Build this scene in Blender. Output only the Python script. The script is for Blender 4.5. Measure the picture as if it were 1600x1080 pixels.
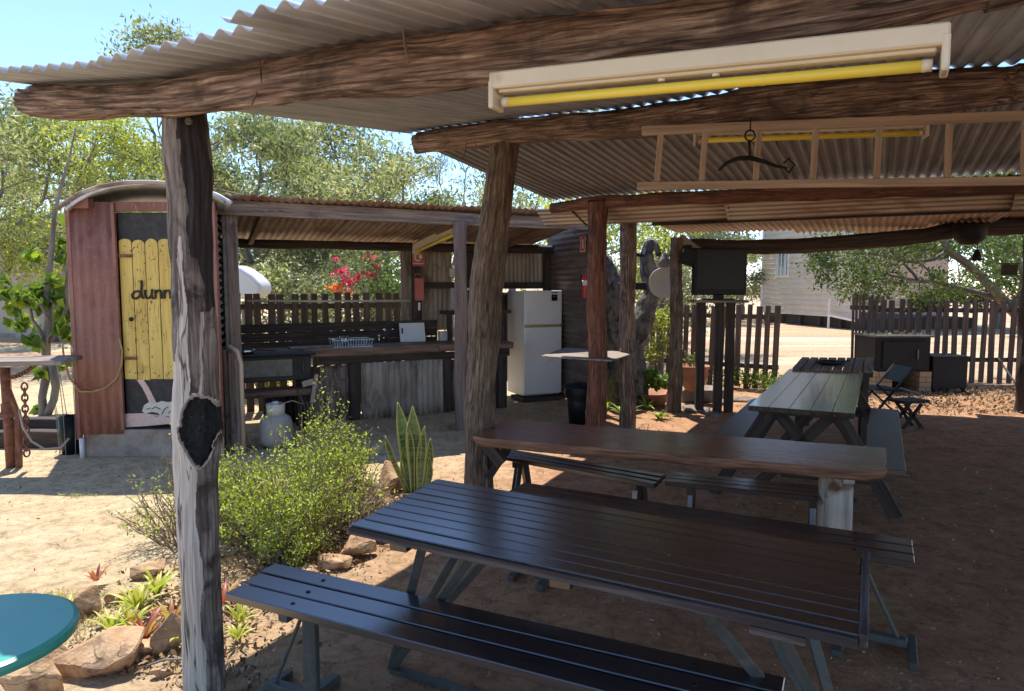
import bpy, bmesh, math, random
import numpy as np
from mathutils import Vector, Matrix, noise
for o in list(bpy.data.objects): bpy.data.objects.remove(o)
SC=bpy.context.scene; COL=SC.collection
R=math.radians
# ---------------------------------------------------------------- camera
F=1100.; EYE=1.6; PITCH=math.atan(94/1100.)
cam=bpy.data.cameras.new("camera"); camo=bpy.data.objects.new("camera",cam); COL.objects.link(camo)
cam.sensor_width=36; cam.lens=36*F/1600; cam.clip_start=.02; cam.clip_end=900
camo.location=(0,0,EYE); camo.rotation_euler=(R(90)-PITCH,0,0); SC.camera=camo
# ---------------------------------------------------------------- sky + sun
SD=Vector((-.117,.415,1)).normalized()
w=bpy.data.worlds.new("World"); SC.world=w; w.use_nodes=True
nt=w.node_tree; sky=nt.nodes.new('ShaderNodeTexSky'); sky.sky_type='NISHITA'; sky.sun_disc=False
sky.sun_elevation=math.asin(SD.z); sky.sun_rotation=math.atan2(SD.x,SD.y); sky.altitude=1800; sky.air_density=1.0; sky.dust_density=.1; sky.ozone_density=3.5
nt.links.new(sky.outputs[0],nt.nodes['Background'].inputs[0]); nt.nodes['Background'].inputs[1].default_value=.15
sl=bpy.data.lights.new("sun",'SUN'); sl.energy=4.0; sl.angle=R(.5); sl.color=(1,.945,.86)
so=bpy.data.objects.new("sun",sl); COL.objects.link(so); so.rotation_euler=(-SD).to_track_quat('-Z','Y').to_euler(); so.location=(0,0,30)
SC.view_settings.view_transform='Standard'; SC.view_settings.look='None'; SC.view_settings.exposure=1.08; SC.view_settings.gamma=1
SC.cycles.max_bounces=8; SC.cycles.diffuse_bounces=5
# ---------------------------------------------------------------- helpers
def ray(px,py):
    u=(px-800)/F; v=(540-py)/F
    return Vector((u,math.cos(PITCH)+v*math.sin(PITCH),-math.sin(PITCH)+v*math.cos(PITCH)))
def G(px,py,z=0.):
    r=ray(px,py); return Vector((0,0,EYE))+r*((z-EYE)/r.z)
def D(px,py,Y):
    r=ray(px,py); return Vector((0,0,EYE))+r*(Y/r.y)
RND=random.Random(7)
def thing(name,label,cat,loc=(0,0,0),group=None,kind=None):
    o=bpy.data.objects.new(name,None); COL.objects.link(o); o.location=loc; o.empty_display_size=.1
    o['label']=label; o['category']=cat
    if group:o['group']=group
    if kind:o['kind']=kind
    return o
def tag(o,label,cat,group=None,kind=None):
    o['label']=label; o['category']=cat
    if group:o['group']=group
    if kind:o['kind']=kind
    return o
def rootloc(p):
    v=Vector((0,0,0))
    while p is not None: v=v+p.location; p=p.parent
    return v
class MB:
    def __init__(s,M=None): s.v=[];s.f=[];s.g=[];s.m=[];s.M=M
    def add(s,vs,fs,gs,ms=None):
        b=len(s.v)
        s.v+= [ (s.M@Vector(p)) if s.M is not None else Vector(p) for p in vs]
        s.f+=[tuple(i+b for i in f) for f in fs]; s.g+=gs; s.m+= ms if ms is not None else [0.]*len(vs)
        return s
    def box(s,c,size,rz=0,rot=None,grain=None,m=0.):
        c=Vector(c); Rm=rot if rot is not None else Matrix.Rotation(rz,3,'Z')
        hx,hy,hz=[q/2 for q in size]; vs=[];gs=[]
        gi=grain if grain is not None else max(range(3),key=lambda i:size[i])
        off=Vector((RND.uniform(-9,9),RND.uniform(-9,9),RND.uniform(-9,9)))
        for x in(-hx,hx):
            for y in(-hy,hy):
                for z in(-hz,hz):
                    p=Vector((x,y,z)); vs.append(c+Rm@p); q=[p[gi],p[(gi+1)%3],p[(gi+2)%3]]; gs.append(Vector(q)+off)
        return s.add(vs,[(0,1,3,2),(4,6,7,5),(0,4,5,1),(2,3,7,6),(0,2,6,4),(1,5,7,3)],gs,[m]*8)
    def bar(s,p0,p1,wd,ht,up=(0,0,1),m=0.):
        p0=Vector(p0);p1=Vector(p1); x=(p1-p0); L=x.length; x.normalize(); up=Vector(up)
        if abs(x.dot(up))>.98: up=Vector((0,1,0))
        y=up.cross(x).normalized(); z=x.cross(y)
        Rm=Matrix((x,y,z)).transposed()
        return s.box((p0+p1)/2,(L,wd,ht),rot=Rm,grain=0,m=m)
    def board(s,p0,p1,wd,th,up=(0,0,1),seg=8,wob=.003,edge=.004,seed=0):
        """sawn plank with slight waves along its edges"""
        p0=Vector(p0);p1=Vector(p1); x=(p1-p0); L=x.length; x.normalize(); y=Vector(up).cross(x).normalized(); z=x.cross(y)
        off=Vector((RND.uniform(-9,9),RND.uniform(-9,9),RND.uniform(-9,9))); vs=[];gs=[];fs=[]
        for i in range(seg+1):
            t=i/seg; a=noise.noise((t*L*2.1+seed,seed,1))*edge; b=noise.noise((t*L*2.1+seed,seed,5))*edge; c=noise.noise((t*L*1.5,seed,9))*wob
            for (yy,zz) in((-wd/2+a,-th/2),(wd/2+b,-th/2),(wd/2+b,th/2),(-wd/2+a,th/2)):
                vs.append(p0+x*(L*t)+y*yy+z*(zz+c)); gs.append(Vector((L*t,yy,zz))+off)
        for i in range(seg):
            for k in range(4):
                fs.append((i*4+k,i*4+(k+1)%4,i*4+4+(k+1)%4,i*4+4+k)[::-1])
        fs.append((0,1,2,3)); fs.append(tuple(seg*4+k for k in(3,2,1,0)))
        return s.add(vs,fs,gs)
    def tube(s,pts,r,n=8,cap=True,closed=False,m=0.):
        pts=[Vector(p) for p in pts]; N=len(pts); rs=r if isinstance(r,(list,tuple)) else [r]*N
        vs=[];gs=[];fs=[]; L=0; prev=None
        off=Vector((RND.uniform(-9,9),RND.uniform(-9,9),RND.uniform(-9,9)))
        for i,p in enumerate(pts):
            if closed: t=(pts[(i+1)%N]-pts[i-1])
            else: t=pts[min(i+1,N-1)]-pts[max(i-1,0)]
            if t.length<1e-9: t=Vector((0,0,1))
            t.normalize()
            if prev is None: a=t.orthogonal().normalized()
            else: a=(prev-t*prev.dot(t)); a=a.normalized() if a.length>1e-6 else t.orthogonal().normalized()
            prev=a; b=t.cross(a)
            if i: L+=(p-pts[i-1]).length
            for k in range(n):
                th=2*math.pi*k/n; vs.append(p+(a*math.cos(th)+b*math.sin(th))*rs[i]); gs.append(Vector((L,math.cos(th)*rs[i],math.sin(th)*rs[i]))+off)
        M=N if closed else N-1
        for i in range(M):
            j=(i+1)%N
            for k in range(n): fs.append((i*n+k,i*n+(k+1)%n,j*n+(k+1)%n,j*n+k))
        if cap and not closed: fs.append(tuple(range(n))[::-1]); fs.append(tuple((N-1)*n+k for k in range(n)))
        return s.add(vs,fs,gs,[m]*len(vs))
    def lathe(s,prof,c,n=24,axis=None,m=0.):
        c=Vector(c); Rm=axis if axis is not None else Matrix.Identity(3); vs=[];gs=[];fs=[]; N=len(prof)
        for (r,z) in prof:
            for k in range(n):
                th=2*math.pi*k/n; p=Vector((r*math.cos(th),r*math.sin(th),z)); vs.append(c+Rm@p); gs.append(p)
        for i in range(N-1):
            for k in range(n): fs.append((i*n+k,i*n+(k+1)%n,(i+1)*n+(k+1)%n,(i+1)*n+k))
        if prof[0][0]>1e-4: fs.append(tuple(range(n))[::-1])
        if prof[-1][0]>1e-4: fs.append(tuple((N-1)*n+k for k in range(n)))
        return s.add(vs,fs,gs,[m]*len(vs))
    def prism(s,pts,o,x,y,th):
        """outline pts (2D) in plane o + px*x + py*y, thickness th along x cross y"""
        o=Vector(o);x=Vector(x).normalized();y=Vector(y).normalized();z=x.cross(y); n=len(pts)
        vs=[o+x*p[0]+y*p[1]+z*h for h in(0,th) for p in pts]; gs=[Vector((p[0],p[1],h)) for h in(0,th) for p in pts]
        fs=[tuple(range(n))[::-1],tuple(range(n,2*n))]+[(i,(i+1)%n,n+(i+1)%n,n+i) for i in range(n)]
        return s.add(vs,fs,gs)
    def corr(s,o,along,across,L,W,pitch=.076,amp=.009,segs=1,bow=0.,ph=0.,per=8,warp=0.):
        """corrugated sheet; ridges run along 'along'"""
        o=Vector(o);x=Vector(along).normalized();y=Vector(across).normalized();z=x.cross(y); n=max(2,int(W/pitch*per)); vs=[];gs=[];fs=[];ms=[]
        off=Vector((RND.uniform(-9,9),RND.uniform(-9,9),RND.uniform(-9,9)))
        for i in range(segs+1):
            t=i/segs
            for k in range(n+1):
                u=W*k/n; h=amp*math.cos(2*math.pi*(u+ph)/pitch)-bow*4*t*(1-t)+warp*noise.noise((t*L*1.3+off.x,u*1.5,off.y))
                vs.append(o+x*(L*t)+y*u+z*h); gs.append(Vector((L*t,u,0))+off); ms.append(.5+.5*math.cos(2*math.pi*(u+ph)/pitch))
        for i in range(segs):
            for k in range(n): a=i*(n+1)+k; fs.append((a,a+1,a+n+2,a+n+1)[::-1])
        return s.add(vs,fs,gs,ms)
    def build(s,name,mat,parent=None,bevel=0.,smooth=False,solid=0.,seg=1):
        rl=rootloc(parent); me=bpy.data.meshes.new(name)
        me.from_pydata([p-rl for p in s.v],[],s.f)
        at=me.attributes.new('gc','FLOAT_VECTOR','POINT'); at.data.foreach_set('vector',[c for g in s.g for c in g])
        am=me.attributes.new('msk','FLOAT','POINT'); am.data.foreach_set('value',s.m)
        if smooth: me.polygons.foreach_set('use_smooth',[True]*len(me.polygons))
        me.materials.append(mat); me.update()
        o=bpy.data.objects.new(name,me); COL.objects.link(o)
        if parent is not None: o.parent=parent
        if solid: md=o.modifiers.new('solid','SOLIDIFY'); md.thickness=solid; md.offset=0
        if bevel: md=o.modifiers.new('bevel','BEVEL'); md.width=bevel; md.segments=seg; md.limit_method='ANGLE'; md.angle_limit=R(35)
        return o
def frame(o,ang,z=0):
    return Matrix.Translation(Vector((o[0],o[1],z)))@Matrix.Rotation(ang,4,'Z')
# ---------------------------------------------------------------- materials
def nodes(name):
    m=bpy.data.materials.new(name); m.use_nodes=True; t=m.node_tree; return m,t,t.nodes['Principled BSDF']
def N(t,ty,**k):
    n=t.nodes.new(ty)
    for a,b in k.items():
        if a.startswith('i_'):
            q=a[2:]; q=int(q) if q.isdigit() else q; n.inputs[q].default_value=b
        else: setattr(n,a,b)
    return n
def ramp(t,src,stops):
    r=N(t,'ShaderNodeValToRGB'); e=r.color_ramp.elements
    while len(e)<len(stops): e.new(.5)
    for el,(p,c) in zip(e,stops): el.position=p; el.color=(*c,1) if len(c)==3 else c
    t.links.new(src,r.inputs[0]); return r.outputs[0]
def mixc(t,f,a,b,ty='MIX'):
    n=N(t,'ShaderNodeMix',data_type='RGBA',blend_type=ty)
    if isinstance(f,float): n.inputs[0].default_value=f
    else: t.links.new(f,n.inputs[0])
    for i,c in((6,a),(7,b)):
        if isinstance(c,tuple): n.inputs[i].default_value=(*c,1)
        else: t.links.new(c,n.inputs[i])
    return n.outputs[2]
def noi(t,vec,scale,detail=4,rough=.6,dist=0.):
    n=N(t,'ShaderNodeTexNoise'); n.inputs['Scale'].default_value=scale; n.inputs['Detail'].default_value=detail; n.inputs['Roughness'].default_value=rough; n.inputs['Distortion'].default_value=dist
    t.links.new(vec,n.inputs['Vector']); return n.outputs['Fac']
def coord(t,kind,sc=(1,1,1)):
    if kind=='gc': s=N(t,'ShaderNodeAttribute',attribute_name='gc').outputs['Vector']
    elif kind=='world': s=N(t,'ShaderNodeNewGeometry').outputs['Position']
    else: s=N(t,'ShaderNodeTexCoord').outputs['Object']
    m=N(t,'ShaderNodeMapping'); m.inputs['Scale'].default_value=sc; t.links.new(s,m.inputs['Vector']); return m.outputs['Vector']
def bump(t,b,h,st,dist=.01):
    n=N(t,'ShaderNodeBump'); n.inputs['Strength'].default_value=st; n.inputs['Distance'].default_value=dist
    t.links.new(h,n.inputs['Height']); t.links.new(n.outputs[0],b.inputs['Normal'])
def surf(name,cs,sc=(1,1,1),scale=1.,rough=.7,bmp=.3,bd=.004,metal=0.,stain=None,stain_scale=2.,stain_rng=(.5,.7),cd='gc',speck=None,speck_scale=60,speck_rng=(.66,.7),rr=None,spec=.5,dist=0.,crack=0.,crack_sc=(1.,14,14),coat=0.):
    m,t,b=nodes(name); v=coord(t,cd,sc); f=noi(t,v,scale,6,.65,dist)
    k=len(cs); c=ramp(t,f,[(.3+.4*i/(k-1),x) for i,x in enumerate(cs)]) if k>1 else None
    if c is None: c=mixc(t,0.,cs[0],cs[0])
    if stain is not None:
        v2=coord(t,cd,(1,1,1)); f2=noi(t,v2,stain_scale,5,.6,.6); s=ramp(t,f2,[(stain_rng[0],(0,0,0)),(stain_rng[1],(1,1,1))]); c=mixc(t,s,c,stain)
    if speck is not None:
        v3=coord(t,cd,(1,1,1)); f3=noi(t,v3,speck_scale,3,.6); s=ramp(t,f3,[(speck_rng[0],(0,0,0)),(speck_rng[1],(1,1,1))]); c=mixc(t,s,c,speck)
    if coat: b.inputs['Coat Weight'].default_value=coat; b.inputs['Coat Roughness'].default_value=.22; b.inputs['Coat IOR'].default_value=1.7
    if crack:
        fc=noi(t,coord(t,cd,crack_sc),1.7,3,.5,.35); ck=ramp(t,fc,[(.485,(0,0,0)),(.5,(1,1,1)),(.515,(0,0,0))]); lim_=ramp(t,noi(t,coord(t,cd,(2,2,2)),1.3,2,.5),[(.45,(0,0,0)),(.58,(1,1,1))])
        ck=mixc(t,1.,ck,lim_,'MULTIPLY'); ck2=mixc(t,1.,ck,(crack,crack,crack),'MULTIPLY'); c=mixc(t,ck2,c,tuple(x*.25 for x in cs[0]))
    t.links.new(c,b.inputs['Base Color']); b.inputs['Roughness'].default_value=rough; b.inputs['Metallic'].default_value=metal
    b.inputs['Specular IOR Level'].default_value=spec
    if rr: 
        rn=N(t,'ShaderNodeMapRange'); rn.inputs[3].default_value=rr[0]; rn.inputs[4].default_value=rr[1]; t.links.new(f,rn.inputs[0]); t.links.new(rn.outputs[0],b.inputs['Roughness'])
    if bmp: bump(t,b,f,bmp,bd)
    return m
WG=(1.6,34,34)
M={}
M['paintwood']=surf('dark_stained_timber',[(.007,.005,.006),(.014,.010,.011),(.028,.019,.019)],WG,1,rough=.3,bmp=.22,bd=.002,rr=(.2,.4),spec=1.,stain=(.045,.034,.032),stain_rng=(.6,.78),stain_scale=5,speck=(.34,.30,.27),speck_scale=55,speck_rng=(.71,.74),crack=.6,coat=.75)
M['benchwood']=surf('dark_bench_timber',[(.010,.008,.010),(.020,.015,.018),(.034,.026,.027)],WG,1,rough=.35,bmp=.22,bd=.002,rr=(.24,.44),spec=1.,speck=(.22,.19,.17),speck_scale=45,speck_rng=(.74,.78),crack=.6,coat=.75)
M['edgewood']=surf('worn_edge_timber',[(.015,.011,.010),(.045,.034,.032),(.16,.13,.12)],WG,1,rough=.8,bmp=.5)
M['slabwood']=surf('red_varnished_slab',[(.060,.018,.010),(.20,.065,.036),(.33,.14,.085)],(1.3,60,22),1,bmp=.5,bd=.004,rr=(.05,.42),spec=.9,stain=(.15,.10,.06),stain_rng=(.55,.75),stain_scale=2.5,dist=.6,crack=.6,coat=.3)
M['slabedge']=surf('rough_slab_edge',[(.05,.02,.012),(.20,.09,.05),(.36,.21,.125)],(4,60,60),1,rough=.75,bmp=.9,bd=.012)
M['farwood']=surf('glossy_table_timber',[(.020,.012,.006),(.045,.028,.014),(.075,.05,.028)],WG,1,bmp=.1,bd=.001,rr=(.05,.16),spec=.8,coat=.45)
M['seatwood']=surf('brown_plank_seat',[(.07,.045,.028),(.13,.088,.056),(.19,.13,.085)],WG,1,bmp=.3,bd=.002,rr=(.3,.55),spec=.5,crack=.5)
M['greywood']=surf('weathered_grey_timber',[(.09,.068,.056),(.24,.19,.155),(.40,.33,.285)],WG,1,rough=.85,bmp=.9,bd=.006,stain=(.06,.045,.04),stain_rng=(.56,.72),stain_scale=3,crack=.95)
M['darkwood']=surf('dark_aged_timber',[(.018,.012,.010),(.045,.030,.024),(.085,.06,.048)],WG,1,rough=.8,bmp=.8,bd=.005,crack=.95)
M['brownwood']=surf('brown_aged_timber',[(.07,.04,.027),(.18,.108,.072),(.31,.20,.14)],WG,1,rough=.75,bmp=.8,bd=.005,crack=.95)
M['picket']=surf('dark_picket_timber',[(.05,.034,.026),(.10,.07,.054),(.17,.125,.10)],WG,1,rough=.85,bmp=.6,bd=.004)
M['palewood']=surf('pale_ladder_timber',[(.26,.19,.145),(.42,.32,.25),(.54,.43,.35)],WG,1,rough=.7,bmp=.5,bd=.003)
M['bark']=surf('stringy_bark',[(.020,.012,.010),(.11,.068,.052),(.28,.19,.15),(.52,.40,.33)],(5,95,95),1,rough=.9,bmp=1.,bd=.012,stain=(.05,.034,.03),stain_rng=(.52,.72),stain_scale=5,dist=.5,crack=.95)
M['redbark']=surf('reddish_bark',[(.025,.011,.008),(.15,.058,.036),(.33,.15,.095)],(5,80,80),1,rough=.85,bmp=1.,bd=.012,stain=(.05,.03,.025),stain_rng=(.52,.7),stain_scale=3,dist=.6,crack=.95)
M['tanbark']=surf('tan_bark',[(.03,.02,.015),(.15,.105,.075),(.33,.24,.17)],(7,80,80),1,rough=.9,bmp=1.,bd=.012,stain=(.07,.045,.035),stain_rng=(.5,.7),stain_scale=3,dist=.6,crack=.95)
M['purplepost']=surf('smooth_purple_grey_timber',[(.11,.075,.07),(.20,.15,.14),(.28,.22,.2)],(1.5,22,22),1,rough=.8,bmp=.6,bd=.004,speck=(.03,.02,.018),speck_scale=9,speck_rng=(.7,.74),crack=.95)
def corrmat(name,cs,stain,sr=(.5,.7),metal=.35,rough=.55,stain2=None,dirt=0.):  # dirt: strength of the shading stripes painted along the corrugations
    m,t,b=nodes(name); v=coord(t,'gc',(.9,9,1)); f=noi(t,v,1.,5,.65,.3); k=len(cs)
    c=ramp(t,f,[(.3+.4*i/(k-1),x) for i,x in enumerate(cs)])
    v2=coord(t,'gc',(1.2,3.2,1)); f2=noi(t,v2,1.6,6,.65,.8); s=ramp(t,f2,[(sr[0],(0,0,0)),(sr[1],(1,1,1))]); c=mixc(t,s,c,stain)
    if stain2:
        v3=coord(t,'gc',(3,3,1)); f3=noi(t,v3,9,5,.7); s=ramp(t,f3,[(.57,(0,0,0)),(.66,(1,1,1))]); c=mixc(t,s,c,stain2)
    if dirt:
        a=N(t,'ShaderNodeAttribute',attribute_name='msk').outputs['Fac']; dm=ramp(t,a,[(.35,(0,0,0)),(.8,(dirt,dirt,dirt))]); c=mixc(t,dm,c,tuple(x*.22 for x in cs[0]))  # darkens one side of each wave, painting shade contrast into the colour
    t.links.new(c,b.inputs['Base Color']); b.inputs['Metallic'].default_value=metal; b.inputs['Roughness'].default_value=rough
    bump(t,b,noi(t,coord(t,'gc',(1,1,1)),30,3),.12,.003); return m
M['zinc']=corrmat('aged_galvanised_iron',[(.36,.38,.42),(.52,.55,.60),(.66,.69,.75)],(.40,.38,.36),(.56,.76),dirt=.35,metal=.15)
M['zincdark']=corrmat('fold_shaded_galvanised_iron',[(.29,.29,.30),(.43,.43,.445),(.56,.555,.57)],(.30,.235,.20),(.5,.72),metal=.15,dirt=.85)  # strongest painted fold shading, for the underside of the second slope
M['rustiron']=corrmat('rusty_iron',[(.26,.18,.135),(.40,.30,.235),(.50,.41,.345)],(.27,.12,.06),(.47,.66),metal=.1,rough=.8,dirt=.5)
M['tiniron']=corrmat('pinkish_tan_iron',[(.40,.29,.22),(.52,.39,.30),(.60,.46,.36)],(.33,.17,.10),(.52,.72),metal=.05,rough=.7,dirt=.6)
M['maroon']=corrmat('maroon_painted_iron',[(.20,.080,.055),(.26,.112,.080),(.31,.15,.11)],(.16,.05,.038),(.5,.72),metal=0,rough=.65,stain2=(.30,.16,.13))
M['panelgrey']=corrmat('pale_weathered_iron',[(.25,.205,.165),(.37,.31,.255),(.48,.415,.35)],(.18,.115,.08),(.5,.66),metal=.1,rough=.75)
M['panelrust']=corrmat('rust_eaten_iron',[(.20,.14,.11),(.30,.22,.18),(.36,.28,.24)],(.12,.06,.04),(.48,.6),metal=.1,rough=.85,stain2=(.02,.012,.01))
M['walliron']=corrmat('dark_wall_iron',[(.085,.07,.06),(.15,.12,.105),(.21,.175,.15)],(.13,.06,.04),(.5,.68),metal=.15,rough=.75,stain2=(.05,.03,.022))
M['blackiron']=corrmat('blackened_iron',[(.02,.018,.017),(.05,.045,.042),(.09,.08,.075)],(.04,.025,.02),metal=.2,rough=.7)
M['creamiron']=surf('cream_painted_metal',[(.60,.52,.36),(.70,.62,.46)],(1,1,1),3,rough=.45,bmp=.05,stain=(.42,.34,.22),stain_rng=(.62,.8),stain_scale=6)
M['steel']=surf('dull_steel',[(.10,.10,.10),(.17,.17,.165)],(1,1,1),14,rough=.5,metal=.6,bmp=.2,stain=(.12,.07,.045),stain_rng=(.55,.72),stain_scale=7)
M['chrome']=surf('chrome',[(.6,.6,.62),(.7,.7,.7)],(1,1,1),5,rough=.18,metal=1,bmp=0)
M['rust']=surf('rusted_steel',[(.09,.035,.02),(.20,.08,.045),(.28,.13,.08)],(1,1,1),18,rough=.85,bmp=.6,bd=.003)
M['black']=surf('black_metal',[(.006,.006,.007),(.014,.014,.015)],(1,1,1),8,rough=.6,bmp=.15,spec=.3)
M['blackgloss']=surf('black_glass',[(.006,.007,.009),(.010,.011,.014)],(1,1,1),2,rough=.35,bmp=0,spec=.25)
M['blackpaint']=surf('faded_black_paint',[(.018,.016,.017),(.03,.027,.028),(.055,.05,.05)],(8,1,8),2,rough=.7,bmp=.4,cd='obj')
M['plasticblack']=surf('black_plastic',[(.005,.006,.007),(.011,.011,.012)],(1,1,1),9,rough=.45,bmp=.3,bd=.01,spec=.25)
M['white']=surf('white_enamel',[(.66,.66,.65),(.74,.74,.73)],(1,1,1),2,rough=.3,bmp=0,stain=(.52,.49,.42),stain_rng=(.62,.85),stain_scale=4)
M['whiteplastic']=surf('white_plastic',[(.62,.64,.66),(.72,.74,.75)],(1,1,1),3,rough=.4,bmp=0)
M['offwhite']=surf('cream_plastic',[(.50,.47,.40),(.60,.57,.50)],(1,1,1),5,rough=.55,bmp=.1)
M['red']=surf('red_enamel',[(.42,.02,.018),(.52,.035,.03)],(1,1,1),4,rough=.35,bmp=0)
M['fadedred']=surf('faded_red_plastic',[(.42,.10,.085),(.52,.16,.14)],(1,1,1),6,rough=.55,bmp=.05)
M['gold']=surf('gold_trim',[(.42,.27,.10),(.5,.34,.14)],(1,1,1),6,rough=.4,metal=.4,bmp=0)
M['yellow']=surf('yellow_door_paint',[(.54,.36,.08),(.68,.48,.12),(.78,.58,.18)],(22,22,1.4),1,rough=.7,bmp=.6,bd=.004,cd='obj',stain=(.36,.22,.07),stain_rng=(.6,.78),stain_scale=5,speck=(.22,.13,.06),speck_scale=26,speck_rng=(.64,.68),crack=.9,crack_sc=(9,9,.8))
M['yellowtube']=surf('yellow_tube_glass',[(.78,.60,.06),(.82,.64,.08)],(1,1,1),1,rough=.3,bmp=0)
M['bluegas']=surf('grey_painted_cylinder',[(.30,.275,.24),(.42,.39,.345)],(1,1,1),6,rough=.5,bmp=.1,stain=(.25,.2,.17),stain_rng=(.58,.75),stain_scale=9)
M['lblue']=surf('pale_blue_plastic',[(.42,.52,.58),(.50,.60,.66)],(1,1,1),4,rough=.4,bmp=0)
M['terra']=surf('terracotta',[(.26,.10,.055),(.38,.16,.09),(.44,.22,.14)],(1,1,1),7,rough=.8,bmp=.3,stain=(.16,.09,.06),stain_rng=(.55,.75),stain_scale=5,cd='obj')
M['concrete']=surf('stained_concrete',[(.20,.155,.125),(.33,.27,.225),(.42,.36,.30)],(1,1,1),5,rough=.9,bmp=.5,bd=.008,stain=(.20,.11,.07),stain_rng=(.5,.72),stain_scale=3,cd='obj')
M['rock']=surf('orange_sandstone',[(.24,.13,.065),(.42,.26,.14),(.54,.37,.22)],(1,1,1),6,rough=.9,bmp=1.,bd=.03,crack=.9,crack_sc=(2,2,5),stain=(.13,.075,.05),stain_rng=(.52,.66),stain_scale=5,cd='obj',speck=(.5,.38,.26),speck_scale=34)
M['rockgrey']=surf('grey_stone',[(.12,.09,.075),(.22,.18,.15),(.32,.27,.23)],(1,1,1),7,rough=.9,bmp=.9,bd=.015,cd='obj')
M['pot']=M['terra']
M['rope']=surf('yellow_hose_rubber',[(.28,.20,.07),(.38,.28,.11)],(1,1,1),30,rough=.7,bmp=.2)
M['cream']=surf('cream_weatherboard_paint',[(.56,.50,.40),(.64,.585,.48)],(1,1,1),2,rough=.7,bmp=.05,cd='world')
M['pinkwall']=surf('pinkish_wall_paint',[(.42,.33,.28),(.49,.39,.33)],(.2,.2,1.5),1,rough=.85,bmp=.1,cd='world')
M['tealpaint']=surf('teal_enamel',[(.045,.30,.215),(.07,.37,.27)],(1,1,1),4,rough=.3,bmp=.2,bd=.003,cd='obj',speck=(.03,.012,.01),speck_scale=16,speck_rng=(.72,.73))
M['glass']=surf('window_glass',[(.10,.13,.15),(.15,.18,.2)],(1,1,1),1,rough=.1,bmp=0)
M['skin']=surf('pale_pink_paint',[(.55,.38,.33),(.68,.52,.46)],(6,1,6),4,rough=.7,bmp=.3,cd='obj')
M['linepaint']=surf('black_line_paint',[(.02,.016,.015),(.03,.025,.022)],(1,1,1),9,rough=.7,bmp=0)
M['whitesign']=surf('white_sign_paint',[(.7,.68,.66),(.75,.73,.7)],(1,1,1),3,rough=.5,bmp=0)
M['wicker']=surf('woven_cane',[(.42,.38,.31),(.58,.54,.46)],(1,1,1),60,rough=.8,bmp=.8,bd=.004,cd='obj')
M['ceramic']=M['whiteplastic']
# brick
def brickmat():
    m,t,b=nodes('tan_brick'); v=coord(t,'obj'); cmb=N(t,'ShaderNodeSeparateXYZ'); t.links.new(v,cmb.inputs[0])
    ad=N(t,'ShaderNodeMath',operation='ADD'); t.links.new(cmb.outputs[0],ad.inputs[0]); t.links.new(cmb.outputs[1],ad.inputs[1])
    c2=N(t,'ShaderNodeCombineXYZ'); t.links.new(ad.outputs[0],c2.inputs[0]); t.links.new(cmb.outputs[2],c2.inputs[1])
    br=N(t,'ShaderNodeTexBrick'); br.inputs['Scale'].default_value=1; br.inputs['Brick Width'].default_value=.2; br.inputs['Row Height'].default_value=.08; br.inputs['Mortar Size'].default_value=.006
    br.inputs['Color1'].default_value=(.42,.30,.19,1); br.inputs['Color2'].default_value=(.30,.2,.13,1); br.inputs['Mortar'].default_value=(.12,.1,.08,1)
    t.links.new(c2.outputs[0],br.inputs['Vector']); t.links.new(br.outputs[0],b.inputs['Base Color']); b.inputs['Roughness'].default_value=.9
    bump(t,b,br.outputs[1],-.5,.006); return m
M['brick']=brickmat()
# leaves
def leafmat(name,cs,tr=.35,rough=.5):
    m,t,b=nodes(name); a=N(t,'ShaderNodeAttribute',attribute_name='msk').outputs['Fac']; k=len(cs)
    c=ramp(t,a,[(i/(k-1),x) for i,x in enumerate(cs)])
    t.links.new(c,b.inputs['Base Color']); b.inputs['Roughness'].default_value=rough; b.inputs['Specular IOR Level'].default_value=.35
    tl=N(t,'ShaderNodeBsdfTranslucent'); t.links.new(mixc(t,1.,c,(1.25,1.3,.7),'MULTIPLY'),tl.inputs[0])
    mx=N(t,'ShaderNodeMixShader'); mx.inputs[0].default_value=tr; t.links.new(b.outputs[0],mx.inputs[1]); t.links.new(tl.outputs[0],mx.inputs[2])
    t.links.new(mx.outputs[0],t.nodes['Material Output'].inputs['Surface']); return m
M['leafeuc']=leafmat('eucalypt_leaf',[(.07,.09,.04),(.19,.23,.10),(.36,.385,.19),(.60,.57,.33)],.33)
M['leafbright']=leafmat('bright_leaf',[(.18,.23,.05),(.34,.38,.08),(.50,.50,.12)],.5)
M['leafdark']=leafmat('dark_leaf',[(.06,.10,.03),(.11,.16,.045),(.20,.25,.07)],.35)
M['leafshrub']=leafmat('yellow_green_leaf',[(.12,.17,.03),(.32,.40,.05),(.60,.66,.13)],.42)
M['leafgrey']=leafmat('grey_green_leaf',[(.12,.14,.09),(.19,.21,.13),(.28,.29,.19)],.35)
M['leafdry']=leafmat('dry_leaf',[(.10,.05,.03),(.22,.13,.08),(.38,.27,.17),(.45,.36,.25)],.15,.8)
M['leafbroad']=leafmat('broad_green_leaf',[(.05,.10,.02),(.13,.22,.03),(.32,.40,.05)],.4,.35)
M['brom']=leafmat('bromeliad_leaf',[(.34,.40,.05),(.50,.52,.09),(.42,.13,.10),(.50,.10,.09)],.3,.4)
M['flower']=leafmat('bougainvillea_flower',[(.50,.03,.12),(.62,.06,.20),(.60,.14,.18)],.45)
M['flowero']=leafmat('orange_flower',[(.70,.13,.05),(.8,.25,.08)],.45)
M['twig']=surf('dry_twig',[(.16,.11,.08),(.30,.23,.17)],(1,1,1),30,rough=.9,bmp=.2)
M['trunk']=surf('grey_trunk_bark',[(.09,.075,.06),(.19,.165,.14),(.30,.27,.24)],(2,12,12),1,rough=.9,bmp=.8,bd=.01)
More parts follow.
